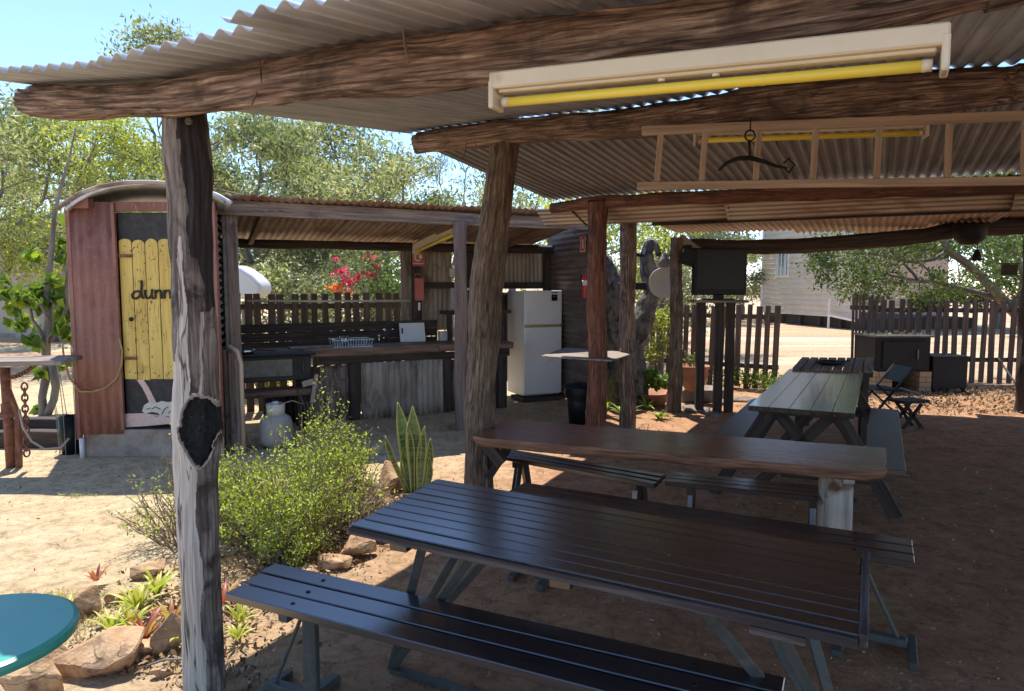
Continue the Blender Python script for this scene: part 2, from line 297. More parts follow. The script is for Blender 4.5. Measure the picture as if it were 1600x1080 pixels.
M['trunkpale']=surf('pale_gnarled_wood',[(.07,.06,.052),(.17,.155,.14),(.30,.285,.26)],(4,14,14),1,rough=.85,bmp=1,bd=.02,stain=(.04,.036,.034),stain_rng=(.5,.64),stain_scale=7,dist=1.,crack=.95)
def snakemat():
    m,t,b=nodes('snake_plant_leaf'); a=N(t,'ShaderNodeAttribute',attribute_name='msk').outputs['Fac']
    v=coord(t,'gc',(26,6,6)); f=noi(t,v,1,4,.6,1.2); c=ramp(t,f,[(.42,(.05,.11,.035)),(.56,(.20,.27,.11))])
    e=ramp(t,a,[(.55,(0,0,0)),(.7,(1,1,1))]); c=mixc(t,e,c,(.46,.46,.13)); t.links.new(c,b.inputs['Base Color']); b.inputs['Roughness'].default_value=.4; return m
M['snake']=snakemat()
def groundmat():
    m,t,b=nodes('sandy_dirt'); v=coord(t,'world')
    n1=noi(t,v,.35,5,.6,.5); n2=noi(t,v,3.5,9,.78,.2); n3=noi(t,v,46,5,.85); n5=noi(t,v,11,6,.75,.6)
    pale=ramp(t,n2,[(.3,(.50,.36,.21)),(.5,(.64,.49,.30)),(.7,(.74,.60,.40))])
    red=ramp(t,n2,[(.3,(.30,.155,.082)),(.5,(.48,.265,.15)),(.7,(.60,.36,.215))])
    # red dirt under and right of the shelter, pale sand in the yard (x + noise)
    sp=N(t,'ShaderNodeSeparateXYZ'); t.links.new(v,sp.inputs[0])
    q=N(t,'ShaderNodeMath',operation='MULTIPLY_ADD'); t.links.new(sp.outputs[1],q.inputs[0]); q.inputs[1].default_value=-.28; t.links.new(sp.outputs[0],q.inputs[2])
    q2=N(t,'ShaderNodeMath',operation='MULTIPLY_ADD'); t.links.new(n1,q2.inputs[0]); q2.inputs[1].default_value=1.6; t.links.new(q.outputs[0],q2.inputs[2])
    mr=N(t,'ShaderNodeMapRange'); mr.inputs[1].default_value=-2.1; mr.inputs[2].default_value=-.4; t.links.new(q2.outputs[0],mr.inputs[0])
    c=mixc(t,mr.outputs[0],pale,red)
    # pinkish road band beyond the fence
    far=N(t,'ShaderNodeMapRange'); far.inputs[1].default_value=11.; far.inputs[2].default_value=13.; t.links.new(sp.outputs[1],far.inputs[0])
    farc=ramp(t,noi(t,coord(t,'world',(.12,.55,1)),1,5,.6,.3),[(.35,(.46,.29,.18)),(.5,(.56,.39,.26)),(.62,(.68,.56,.39))])
    c=mixc(t,far.outputs[0],c,farc)
    # dry grass patches
    g=ramp(t,noi(t,v,.9,5,.7,.3),[(.54,(0,0,0)),(.66,(1,1,1))]); gm=mixc(t,.35,(0,0,0),g); c=mixc(t,gm,c,(.40,.37,.16))
    d=ramp(t,n3,[(.56,(0,0,0)),(.66,(1,1,1))]); dm=mixc(t,.6,(0,0,0),d); c=mixc(t,dm,c,(.20,.125,.085))
    l5=ramp(t,n5,[(.35,(.62,.6,.58)),(.5,(1,1,1)),(.68,(1.18,1.16,1.12))]); c=mixc(t,1.,c,l5,'MULTIPLY')
    t.links.new(c,b.inputs['Base Color']); b.inputs['Roughness'].default_value=.95; b.inputs['Specular IOR Level'].default_value=.15
    ad=N(t,'ShaderNodeMath',operation='MULTIPLY_ADD'); t.links.new(n3,ad.inputs[0]); ad.inputs[1].default_value=.5; t.links.new(n5,ad.inputs[2]); bump(t,b,ad.outputs[0],1.,.035); return m
M['ground']=groundmat()
# ---------------------------------------------------------------- log builder
FQ=46
def log(mb,pts,rs,n=56,step=.02,depth=.012,seed=0,knots=(),mask=None,shape=None):
    P=[Vector(p) for p in pts]
    d=[0]
    for i in range(1,len(P)): d.append(d[-1]+(P[i]-P[i-1]).length)
    L=d[-1]; K=max(4,int(L/step)); rows=[];
    def samp(s):
        for i in range(1,len(P)):
            if s<=d[i]+1e-9:
                t=(s-d[i-1])/(d[i]-d[i-1]); p0=P[max(i-2,0)];p1=P[i-1];p2=P[i];p3=P[min(i+1,len(P)-1)]
                q=.5*((2*p1)+(p2-p0)*t+(2*p0-5*p1+4*p2-p3)*t*t+(3*p1-p0-3*p2+p3)*t**3)
                ts=t*t*(3-2*t); return q,rs[i-1]*(1-ts)+rs[i]*ts
        return P[-1],rs[-1]
    C=[samp(L*i/K) for i in range(K+1)]
    vs=[];gs=[];fs=[];ms=[]; prev=None
    for i,(c,r) in enumerate(C):
        t=(C[min(i+1,K)][0]-C[max(i-1,0)][0]).normalized()
        if prev is None:
            a=Vector((1,0,0)) if abs(t.x)<.7 else Vector((0,0,1)); a=(a-t*a.dot(t)).normalized()
        else: a=(prev-t*prev.dot(t)).normalized()
        prev=a; b=t.cross(a); s=L*i/K
        for k in range(n):
            th=2*math.pi*k/n; cx,sx=math.cos(th),math.sin(th)
            lump=noise.noise((s*2.6+seed,cx*1.1,sx*1.1+seed))*.24*r+noise.noise((s*7+seed,cx*1.8,sx*1.8+seed))*.08*r
            tw=th+.5*noise.noise((s*1.3,seed,3)); fx=math.cos(tw)*r*FQ; fy=math.sin(tw)*r*FQ
            f=noise.noise((s*3.2+seed,fx,fy)); f2=noise.noise((s*8+seed,fx*2.3,fy*2.3))
            h=lump+depth*(1-2.2*abs(f))*.8+depth*.45*f2
            if shape: h+=shape(s,th,c,cx,sx)
            p=c+(a*cx+b*sx)*(r+h); vs.append(p); gs.append(Vector((s+seed,cx*r,sx*r)))
            ms.append(mask(p,s,th) if mask else 0.)
    for i in range(K):
        for k in range(n): fs.append((i*n+k,i*n+(k+1)%n,(i+1)*n+(k+1)%n,(i+1)*n+k))
    b0=len(vs)
    for e,(c,r) in((0,C[0]),(K,C[-1])):
        vs.append(c); gs.append(Vector((seed,0,0))); ms.append(0)
        j=len(vs)-1
        for k in range(n): q=(e*n+k,e*n+(k+1)%n,j); fs.append(q if e else q[::-1])
    return mb.add(vs,fs,gs,ms)
# ---------------------------------------------------------------- leaves (many small faces)
NR=np.random.RandomState(3)
def leafmesh(name,pts,size,mat,parent=None,aspect=.4,droop=0.,up=0.,rnd=None,bend=True,rndmap=(0,1)):
    """one leaf (folded rhombus, 4 verts/2 tris) per point"""
    pts=np.asarray(pts,dtype=float); n=len(pts); rl=np.array(rootloc(parent)); pts=pts-rl
    sz=size*NR.uniform(.6,1.35,n)[:,None]
    d=NR.normal(size=(n,3)); d[:,2]+=-droop+up; d/=np.linalg.norm(d,axis=1)[:,None]
    e=NR.normal(size=(n,3)); s=np.cross(d,e); s/=np.linalg.norm(s,axis=1)[:,None]+1e-9
    nn=np.cross(d,s)
    a=pts-d*sz*.5; c=pts+d*sz*.5; b=pts+s*sz*aspect*.5+nn*sz*.06; q=pts-s*sz*aspect*.5+nn*sz*.06
    V=np.stack([a,b,c,q],1).reshape(-1,3)
    me=bpy.data.meshes.new(name); me.vertices.add(4*n); me.vertices.foreach_set('co',V.ravel())
    me.loops.add(4*n); me.loops.foreach_set('vertex_index',np.arange(4*n)); me.polygons.add(n)
    me.polygons.foreach_set('loop_start',np.arange(n)*4); me.polygons.foreach_set('loop_total',np.full(n,4))
    at=me.attributes.new('msk','FLOAT','POINT'); r=NR.uniform(rndmap[0],rndmap[1],n) if rnd is None else rnd
    at.data.foreach_set('value',np.repeat(r,4)); me.materials.append(mat); me.update(); me.validate()
    o=bpy.data.objects.new(name,me); COL.objects.link(o)
    if parent is not None: o.parent=parent
    return o
def clump(c,r,n,flat=.8,shell=.5):
    d=NR.normal(size=(n,3)); d/=np.linalg.norm(d,axis=1)[:,None]; rr=r*NR.uniform(0,1,n)**shell
    p=d*rr[:,None]*.75+NR.normal(size=(n,3))*r*.30; p[:,2]*=flat
    return p+np.array(c)
# ================================================================ GROUND
def gheight(x,y):
    if y<0 or y>40: return 0
    return .012*noise.noise((x*1.3,y*1.3,0))+.006*noise.noise((x*4,y*4,3))
mb=MB(); xs=[-260,-120,-60,-30,-18]+[ -12+i*.12 for i in range(201)]+[18,30,60,120,260]; ys=[-60,-20,-6]+[-1+i*.12 for i in range(117)]+[15,18,24,34,60,120,300,620]
vs=[Vector((x,y,gheight(x,y) if -11.9<x<11.9 and -.9<y<12.9 else 0)) for y in ys for x in xs]; nx=len(xs)
mb.add(vs,[(j*nx+i,j*nx+i+1,(j+1)*nx+i+1,(j+1)*nx+i) for j in range(len(ys)-1) for i in range(nx-1)],vs)
o=mb.build('ground',M['ground'],smooth=True); o['kind']='structure'
# ================================================================ SHELTER
TH=R(27); A=Vector((math.cos(TH),-math.sin(TH),0)); B=Vector((math.sin(TH),math.cos(TH),0)); O0=Vector((-1.94,2.94,0))
def S(a,b,z): return O0+A*a+B*b+Vector((0,0,z))
sh=thing('picnic_shelter','open bush shelter of bark covered log posts and beams under corrugated iron','shelter',(0,3,0))
# front post: smooth pale wood with a burnt hole
HX=Vector((-1.16,2.52,1.10))
p1=[G(319,1150,.0),D(319,1080,2.66),D(310,900,2.66),D(308,760,2.66),D(307,665,2.66),D(304,560,2.66),D(301,450,2.66),D(297,350,2.67),D(293,260,2.67),D(288,180,2.67),D(288,150,2.67)]
p1[0]=Vector((p1[1].x+.01,2.66,-.05))
def p1shape(s,th,c,cx,sx):
    return 0
_hc=D(305,668,2.56)
def p1mask(p,s,th):
    # mask value: 0 dark bark, .5 pale sapwood, 1 burnt hole
    if p.y>2.68: return 0.
    dx=(p.x-_hc.x); dz=(p.z-_hc.z)
    wob=.016*noise.noise((p.x*14,p.z*14,2))+.008*noise.noise((p.x*45,p.z*45,2))
    dx+=.004; tp=.052 if dz>0 else .052*(1-.75*min(1,-dz/.16)**1.5)+.014
    if dz<-.02 and dz>-.09 and dx>0: tp*=.82
    e=math.hypot(dx/tp,dz/(.118 if dz>0 else .16))+wob*9
    if e<1: return 1.
    if e<1.10: return .62
    cxl=p1x(p.z); q=p.x-cxl; nz=.014*noise.noise((p.x*9,p.z*5,1))+.006*noise.noise((p.x*60,p.z*14,7))
    if p.z>1.5 and q>.012+nz*2.2+.16*max(0,1.93-p.z)-.03*max(0,p.z-2.05): return -.6
    if p.z<1.12: return .5 if q<.030+nz else .1
    if p.z<1.78:
        f=(p.z-1.12)/.66; hw=.030*(1-f)+.004
        if abs(q+.018-.010*f+nz*.7)<hw or (p.z<1.32 and q<-.01): return .5
        if abs(q-.040+nz)<.004 and p.z<1.5: return .5
    return .12+.1*noise.noise((p.x*20,p.z*3,5))
def p1x(z):
    for i in range(1,len(p1)):
        if z<=p1[i].z: t=(z-p1[i-1].z)/(p1[i].z-p1[i-1].z); return p1[i-1].x*(1-t)+p1[i].x*t
    return p1[-1].x
def p1shape(s,th,c,cx,sx):
    z=c.z; h=0
    # hollow with raised lip on the camera side is cut afterwards
    return h
mb=MB(); log(mb,p1,[.066,.066,.068,.073,.086,.073,.066,.072,.080,.070,.066],n=180,step=.008,depth=.0065,seed=4.2,mask=p1mask)
for i,p in enumerate(mb.v):
    if mb.m[i]>.95: p.y+=.022+.012*noise.noise(p*70)
    elif .6<mb.m[i]<.7: p.y-=.006
    elif .4<mb.m[i]<.6: pass
def postmat():
    m,t,b=nodes('burnt_hollow_post_wood'); a=N(t,'ShaderNodeAttribute',attribute_name='msk').outputs['Fac']
    f=noi(t,coord(t,'gc',(4,60,60)),1,8,.72,.5); f3=noi(t,coord(t,'gc',(1.2,60,60)),1,4,.6,.2)
    bark=ramp(t,f,[(.28,(.03,.022,.02)),(.42,(.12,.09,.075)),(.56,(.26,.215,.18)),(.72,(.42,.36,.31))])
    f4=noi(t,coord(t,'gc',(1,1,1)),6,4,.6,.5); sm=ramp(t,f4,[(.5,(0,0,0)),(.62,(1,1,1))]); bark=mixc(t,sm,bark,(.06,.043,.036))
    pale=ramp(t,f3,[(.26,(.30,.245,.20)),(.38,(.54,.465,.39)),(.7,(.68,.595,.51))]); fk=noi(t,coord(t,'gc',(.8,16,16)),1.3,3,.5,.3); ck=ramp(t,fk,[(.484,(0,0,0)),(.5,(1,1,1)),(.516,(0,0,0))]); pale=mixc(t,ck,pale,(.05,.035,.03))
    tw=ramp(t,a,[(.22,(0,0,0)),(.40,(1,1,1))]); c=mixc(t,tw,bark,pale)
    t2=ramp(t,a,[(.565,(0,0,0)),(.61,(1,1,1))]); c=mixc(t,t2,c,(.36,.31,.26))
    t3=ramp(t,a,[(.72,(0,0,0)),(.85,(1,1,1))]); burnt=ramp(t,noi(t,coord(t,'gc',(1,1,1)),70,5,.7),[(.42,(.004,.004,.004)),(.62,(.012,.011,.012)),(.72,(.09,.085,.085))]); c=mixc(t,t3,c,burnt)
    ng=N(t,'ShaderNodeMath',operation='MULTIPLY'); ng.inputs[1].default_value=-1; t.links.new(a,ng.inputs[0]); t4=ramp(t,ng.outputs[0],[(.15,(0,0,0)),(.45,(1,1,1))]); c=mixc(t,t4,c,ramp(t,f,[(.35,(.012,.009,.009)),(.6,(.04,.03,.028)),(.75,(.14,.11,.1))]))
    t.links.new(c,b.inputs['Base Color']); b.inputs['Roughness'].default_value=.8; bump(t,b,f,.8,.01); return m
M['post1']=postmat()
o=mb.build('post',M['post1'],sh,smooth=True); o['label']='front post of pale bare wood with a black burnt hollow'
mb=MB(); mb.lathe([(0,0),(.012,0),(.014,.006),(.009,.012)],D(296,190,2.59),10,axis=Matrix.Rotation(R(90),3,'X')); mb.build('branch_stub',M['tanbark'],sh)
# leaning post at the left end of the slab table
p2=[Vector((-.215,4.52,-.05)),D(748,720,4.53),D(752,600,4.6),D(757,500,4.66),D(766,400,4.76),D(779,300,4.86),D(789,215,4.95),D(790,180,4.97)]
mb=MB(); log(mb,p2,[.088,.088,.086,.10,.098,.088,.088,.088],n=96,step=.016,depth=.012,seed=11,)
o=mb.build('post',M['tanbark'],sh,smooth=True); o['label']='leaning tan bark post at the left end of the slab table'
# third post, reddish
q=S(.63,4.95,0); p3=[Vector((q.x-.005,q.y,-.05)),D(931,660,q.y),D(934,560,q.y),D(932,450,q.y),D(934,330,q.y),D(934,316,q.y)]
mb=MB(); log(mb,p3,[.10,.098,.092,.088,.088,.09],n=72,step=.02,depth=.010,seed=21); o=mb.build('post',M['redbark'],sh,smooth=True); o['label']='reddish bark post in front of the dark wall'
p4=[Vector((1.27,7.62,-.05)),D(981,650,7.62),D(980,540,7.62),D(981,440,7.62),D(982,345,7.62)]
mb=MB(); log(mb,p4,[.082,.080,.080,.076,.078],n=64,step=.02,depth=.012,seed=31); o=mb.build('post',M['bark'],sh,smooth=True); o['label']='dark stringy bark post in front of the gnarled trunk'
q=G(1055,643); p5=[Vector((q.x,q.y,-.05)),D(1055,620,q.y),D(1057,520,q.y),D(1056,420,q.y),D(1058,372,q.y)]
mb=MB(); log(mb,p5,[.085,.083,.075,.07,.075],n=48,step=.025,depth=.010,seed=41)
o=mb.build('post',M['tanbark'],sh,smooth=True); o['label']='thin forked post beside the clay pot'
mb=MB(); log(mb,[Vector((q.x-.10,q.y-.06,-.03)),Vector((q.x-.07,q.y-.05,.35)),Vector((q.x-.03,q.y-.03,.62))],[.04,.035,.025],n=24,step=.03,depth=.006,seed=43); mb.build('post_root',M['tanbark'],sh,smooth=True)
p6=[Vector((6.47,8.77,-.05)),Vector((6.47,8.77,1.2)),Vector((6.46,8.77,2.45))]
mb=MB(); log(mb,p6,[.115,.11,.11],n=48,step=.03,depth=.010,seed=51); o=mb.build('post',M['darkwood'],sh,smooth=True); o['label']='dark post at the right edge'
# beams
z1=2.372
def SB(px,py,b):
    k=(px-800)/F
    for _ in range(6):
        lo,hi=-3.,14.
        for _ in range(40):
            a=(lo+hi)/2; q=S(a,b,0); yy=q.y
            if D(px,py,yy).x>q.x: lo=a
            else: hi=a
        break
    return D(px,py,S(a,b,0).y)
mb=MB(); bp=[SB(44,159,0),SB(150,160,0),SB(300,150,0),SB(450,127,0),SB(600,107,0),SB(780,86,0),SB(1000,56,0),SB(1175,32,0),SB(1547,-44,0)]
q=bp[-1]; bp+=[q+A*1.5,q+A*7]
log(mb,bp[:9],[.052,.056,.056,.060,.069,.067,.067,.067,.070],n=130,step=.011,depth=.009,seed=61); log(mb,bp[8:],[.075,.08,.08],n=24,step=.1,depth=.01,seed=62)
o=mb.build('beam',M['bark'],sh,smooth=True); o['label']='front log beam of fibrous bark on the pale post'
b2=[SB(652,224,2.6),SB(803,206,2.6),SB(962,194,2.6),SB(1175,167,2.6),SB(1388,146,2.6),SB(1547,134,2.6)]; b2+=[b2[-1]+A*1.,b2[-1]+A*7]
mb=MB(); log(mb,b2,[.072,.080,.082,.10,.10,.09,.09,.1],n=90,step=.018,depth=.008,seed=71); o=mb.build('beam',M['bark'],sh,smooth=True); o['label']='middle log beam on the leaning post'
mb=MB(); log(mb,[D(862,326,S(-.05,4.95,0).y),S(.8,4.95,2.42),S(2.4,4.95,2.40),S(4.3,4.95,2.37),S(7.4,4.95,2.36)],[.05,.055,.06,.065,.07],n=48,step=.025,depth=.006,seed=81); o=mb.build('beam',M['redbark'],sh,smooth=True); o['label']='thin third log beam on the reddish post'
bk=[D(1078,383,9.0),D(1190,386,9.0),D(1300,381,8.95),D(1420,371,8.9),D(1500,359,8.85),D(1600,353,8.8),Vector((9.2,8.6,2.45))]
mb=MB(); log(mb,bk,[.07,.085,.09,.09,.095,.10,.10],n=48,step=.03,depth=.008,seed=91); o=mb.build('beam',M['darkwood'],sh,smooth=True); o['label']='dark bowed beam at the back'
# bark strips hanging from beams
for (a,b,z,dx,dz,r) in((1.32,-.05,2.31,-.06,-.14,.004),(1.36,-.1,2.29,.0,-.07,.0025),(.55,2.5,2.58,-.03,-.12,.004),(.62,2.5,2.58,.03,-.09,.003),(.42,2.5,2.6,-.06,-.05,.003),(1.9,-.11,2.29,.02,-.09,.004),(2.25,-.11,2.33,-.10,-.02,.003),(1.25,2.5,2.6,.03,-.05,.003)):
    mb=MB(); p=S(a,b,z); mb.tube([p,p+A*dx*.5+Vector((0,0,dz*.6)),p+A*dx+Vector((0,0,dz))],[r,r*1.4,r*.5],5); mb.build('bark_strip',M['bark'],sh)
def zint(P,rr_,a):
    q=[((p-O0).dot(A),p.z+k) for p,k in zip(P,rr_)]
    for (a0,z0),(a1,z1_) in zip(q[:-1],q[1:]):
        if a<=a1: t=(a-a0)/(a1-a0); return z0+(z1_-z0)*max(t,-.2)
    return q[-1][1]
Z1=lambda a:zint(bp,[.056,.060,.060,.066,.076,.072,.072,.072,.075,.075,.08],a)
Z2=lambda a:zint(b2,[.072,.080,.082,.10,.10,.09,.09,.1],a)

# roof sheets -- first slope rises away from the viewer, second falls, third falls to the bowed beam
edges=[0,.86]+[1.60+.74*i for i in range(13)]
f0=[-.27,-.29,-.43,-.40,-.42,-.33,-.36,-.34,-.36,-.35,-.36,-.35,-.36,-.35]
for i in range(14):
    a0=edges[i]-.03; W=edges[i+1]-edges[i]+.06
    def zz(a,b): z0=min(2.40,Z1(a))+.022; z2_=Z2(a)+.016; return z0+(z2_-z0)*(b/2.6)
    o_=(.005 if i%2 else 0); st=S(a0,f0[i],zz(a0,f0[i])+o_); en=S(a0,2.64,zz(a0,2.64)+o_); st2=S(a0+W,f0[i],zz(a0+W,f0[i])+o_)
    mb=MB(); mb.corr(st,en-st,st2-st,(en-st).length,W,amp=.0115,segs=10,bow=.002,ph=a0,warp=.008)
    for k_,p in enumerate(mb.v):
        # let the sheet follow both beams
        q=p-O0; aa=q.dot(A); bb=q.dot(B); lin=(zz(a0,bb)+(zz(a0+W,f0[i])-zz(a0,f0[i]))*(aa-a0)/W); p.z+=zz(aa,bb)-lin
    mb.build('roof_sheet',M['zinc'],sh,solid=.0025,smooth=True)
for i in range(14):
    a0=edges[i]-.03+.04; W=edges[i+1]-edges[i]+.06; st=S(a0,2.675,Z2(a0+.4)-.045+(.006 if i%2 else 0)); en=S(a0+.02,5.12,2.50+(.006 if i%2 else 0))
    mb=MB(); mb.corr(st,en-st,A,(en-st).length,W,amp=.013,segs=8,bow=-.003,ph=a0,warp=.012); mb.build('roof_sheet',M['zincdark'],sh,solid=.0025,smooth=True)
# narrow hanging sheets under the third beam (ridges along the beam)
for (a0,L,zt,db) in((-.12,1.95,2.40,.06),(1.80,2.3,2.385,.075),(4.05,3.2,2.37,.06)):
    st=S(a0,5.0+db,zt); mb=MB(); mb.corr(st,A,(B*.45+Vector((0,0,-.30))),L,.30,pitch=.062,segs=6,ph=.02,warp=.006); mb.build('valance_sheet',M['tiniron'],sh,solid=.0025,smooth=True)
mb=MB()
mb.tube([S(.14,5.02,2.44),S(.26,5.08,2.38),S(.34,5.12,2.30),S(.42,5.16,2.21)],.010,6); mb.build('torn_strip',M['darkwood'],sh)
bkf=lambda a:(6.1+(a-.7)*.42, 2.245+.03*math.sin(a)+max(0,a-3.2)*.1)
for i in range(13):
    a0=.62+.74*i; bb,zz=bkf(a0+.37); bb+=1.9
    st=S(a0,5.02,2.46+(.005 if i%2 else 0)); en=S(a0,bb,zz+.06+(.005 if i%2 else 0))
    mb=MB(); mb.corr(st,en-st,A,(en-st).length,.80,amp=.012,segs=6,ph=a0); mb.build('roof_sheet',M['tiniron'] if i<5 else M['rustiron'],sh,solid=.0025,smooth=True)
for b,z,a0,a1 in((1.3,2.585,.6,7.2),(6.6,2.33,.7,7.4)):
    mb=MB(); mb.board(S(a0,b,z),S(a1,b,z-.0),.07,.04,seg=12); mb.build('purlin',M['darkwood'],sh) if b>3 else None
# ---------------------------------------------------------------- strip lights
def striplight(pL,pR,label,q=1.):
    pL=Vector(pL);pR=Vector(pR); ax=(pR-pL).normalized(); L=(pR-pL).length; side=Vector((ax.y,-ax.x,0)).normalized()
    if side.y>0: side=-side
    t=thing('strip_light',label,'light',tuple((pL+pR)/2),'yellow tube strip lights')
    up=Vector((0,0,1)); mb=MB(); c=(pL+pR)/2; Rm=Matrix((ax,up.cross(ax).normalized(),up)).transposed()
    mb.box(c+up*.03*q,(L,.085*q,.06*q),rot=Rm); mb.build('housing',M['creamiron'],t,bevel=.004)
    mb=MB(); mb.bar(c+up*-.006*q-ax*(L/2-.02),c+up*-.006*q+ax*(L/2-.02),.05*q,.012*q,up=up); mb.build('reflector',M['creamiron'],t,bevel=.003)
    for s in(-1,1):
        mb=MB(); mb.box(c+ax*s*(L/2-.006)+up*(-.02)*q,(.014,.09*q,.10*q),rot=Rm); e=mb.build('end_bracket',M['creamiron'],t,bevel=.003)
    mb=MB(); mb.tube([c-ax*(L/2-.03)+up*-.043*q,c+ax*(L/2-.03)+up*-.043*q],.017*q,14); mb.build('tube',M['yellowtube'],t,smooth=True)
    for s in(-1,1):
        e_=c+ax*s*(L/2-.03)+up*-.043*q; mb=MB(); mb.tube([e_-ax*s*.014,e_+ax*s*.004],.0178*q,14); mb.build('tube_cap',M['creamiron'],t,smooth=True)
    for s in(-.06,.06):
        mb=MB(); mb.lathe([(0,-.004),(.008,-.004),(.008,.002)],c+ax*s+up*-.013*q,8); mb.build('clip',M['white'],t)
    return t
l0=S(1.35,-.14,0); pl=D(772,143,1.83); pr=D(1483,75,1.37)
striplight(pl,pr,'cream strip light with a bright yellow tube along the front log beam',.68)
striplight(D(1084,209,4.55),D(1449,196,4.25),'cream strip light with a yellow tube beyond the middle beam, behind the hanging ladder')
# ---------------------------------------------------------------- hanging ladder + yoke
lad=thing('ladder','pale timber ladder hung on its side below the middle beam','ladder',tuple(D(1300,240,4.1)))
uL,uR=D(1003,205,4.22),D(1800,173,3.6); dL,dR=D(996,291,4.22),D(1800,280,3.6)
mb=MB(); mb.board(uL,uR,.03,.052,seg=14,edge=.003,seed=2); mb.build('rail',M['palewood'],lad,bevel=.003)
mb=MB(); mb.board(dL,dR,.03,.045,seg=14,edge=.003,seed=5); mb.build('rail',M['palewood'],lad,bevel=.003)
for px in(1035,1115,1208,1303,1405,1513,1625,1740):
    t=(px-1000)/800; a=uL.lerp(uR,t); b=dL.lerp(dR,t); mb=MB(); mb.bar(a+Vector((0,.0,-.02)),b+Vector((0,.012,0)),.032,.018,up=(0,1,0)); mb.build('rung',M['palewood'],lad,bevel=.002)
yk=thing('harness_bar','dark curved iron harness bar hanging from a ring under the ladder','harness',tuple(D(1172,250,4.0)))
mb=MB(); c=D(1172,212,3.96)
mb.tube([c+Vector((math.cos(i*math.pi/8)*.028,0,math.sin(i*math.pi/8)*.028)) for i in range(16)],.005,6,closed=True); mb.build('ring',M['black'],yk,smooth=True)
mb=MB(); mb.tube([c+Vector((0,.01,-.03)),c+Vector((0,0,-.07)),c+Vector((.002,0,-.13))],[.009,.006,.009],8); mb.build('hook',M['black'],yk,smooth=True)
mb=MB(); mb.tube([c+Vector((-.17,0,-.19)),c+Vector((-.13,0,-.15)),c+Vector((-.07,0,-.125)),c+Vector((0,0,-.12)),c+Vector((.08,0,-.14)),c+Vector((.15,0,-.165)),c+Vector((.21,0,-.175))],[.006,.010,.012,.014,.012,.010,.006],8); mb.build('bar',M['black'],yk,smooth=True)
mb=MB(); mb.tube([c+Vector((.19,0,-.15)),c+Vector((.22,.01,-.12)),c+Vector((.25,0,-.16)),c+Vector((.22,0,-.20)),c+Vector((.19,0,-.17))],.006,6); mb.build('end_hook',M['black'],yk,smooth=True)
mb=MB(); mb.tube([c+Vector((0,0,.03)),c+Vector((0,.0,.10))],.004,5); mb.build('hanger',M['black'],yk)
# hanging pot, bell, little box at the back right
hp=thing('hanging_pot','black round pot hanging from the back beam at the far right','pot',tuple(D(1515,365,8.5)))
mb=MB(); c=D(1514,383,8.5); mb.lathe([(.0,0),(.09,.01),(.16,.07),(.185,.15),(.18,.23),(.165,.25),(.155,.25),(.16,.2),(.14,.1),(0,.04)],c,24); mb.build('bowl',M['black'],hp,smooth=True)
mb=MB(); mb.tube([c+Vector((-.17,0,.24)),c+Vector((-.1,0,.32)),c+Vector((0,0,.35)),c+Vector((.1,0,.32)),c+Vector((.17,0,.24))],.006,6); mb.build('handle',M['black'],hp)
be=thing('hanging_bell','small dark bell hanging below the black pot','bell',tuple(D(1526,400,8.45)))
c=D(1526,407,8.45); mb=MB(); mb.lathe([(.055,0),(.045,.05),(.028,.10),(.018,.125),(0,.13)],c,14); mb.build('bell_body',M['black'],be,smooth=True,solid=.004)
mb=MB(); mb.tube([c+Vector((0,0,.13)),c+Vector((0,0,.24))],.004,5); mb.build('cord',M['black'],be)
bx=thing('nest_box','small dark box fixed to the right edge post','box',tuple(D(1578,422,8.6)))
mb=MB(); mb.box(D(1577,422,8.62),(.14,.10,.13)); mb.build('box_body',M['darkwood'],bx,bevel=.004); mb=MB(); mb.box(D(1577,413,8.62)+Vector((0,0,.006)),(.17,.13,.012)); mb.build('lid',M['darkwood'],bx)
# ================================================================ TABLES
def planktable(M4,L,Wd,z,n,mat,gap=.004,th=.032,name='tabletop'): pass
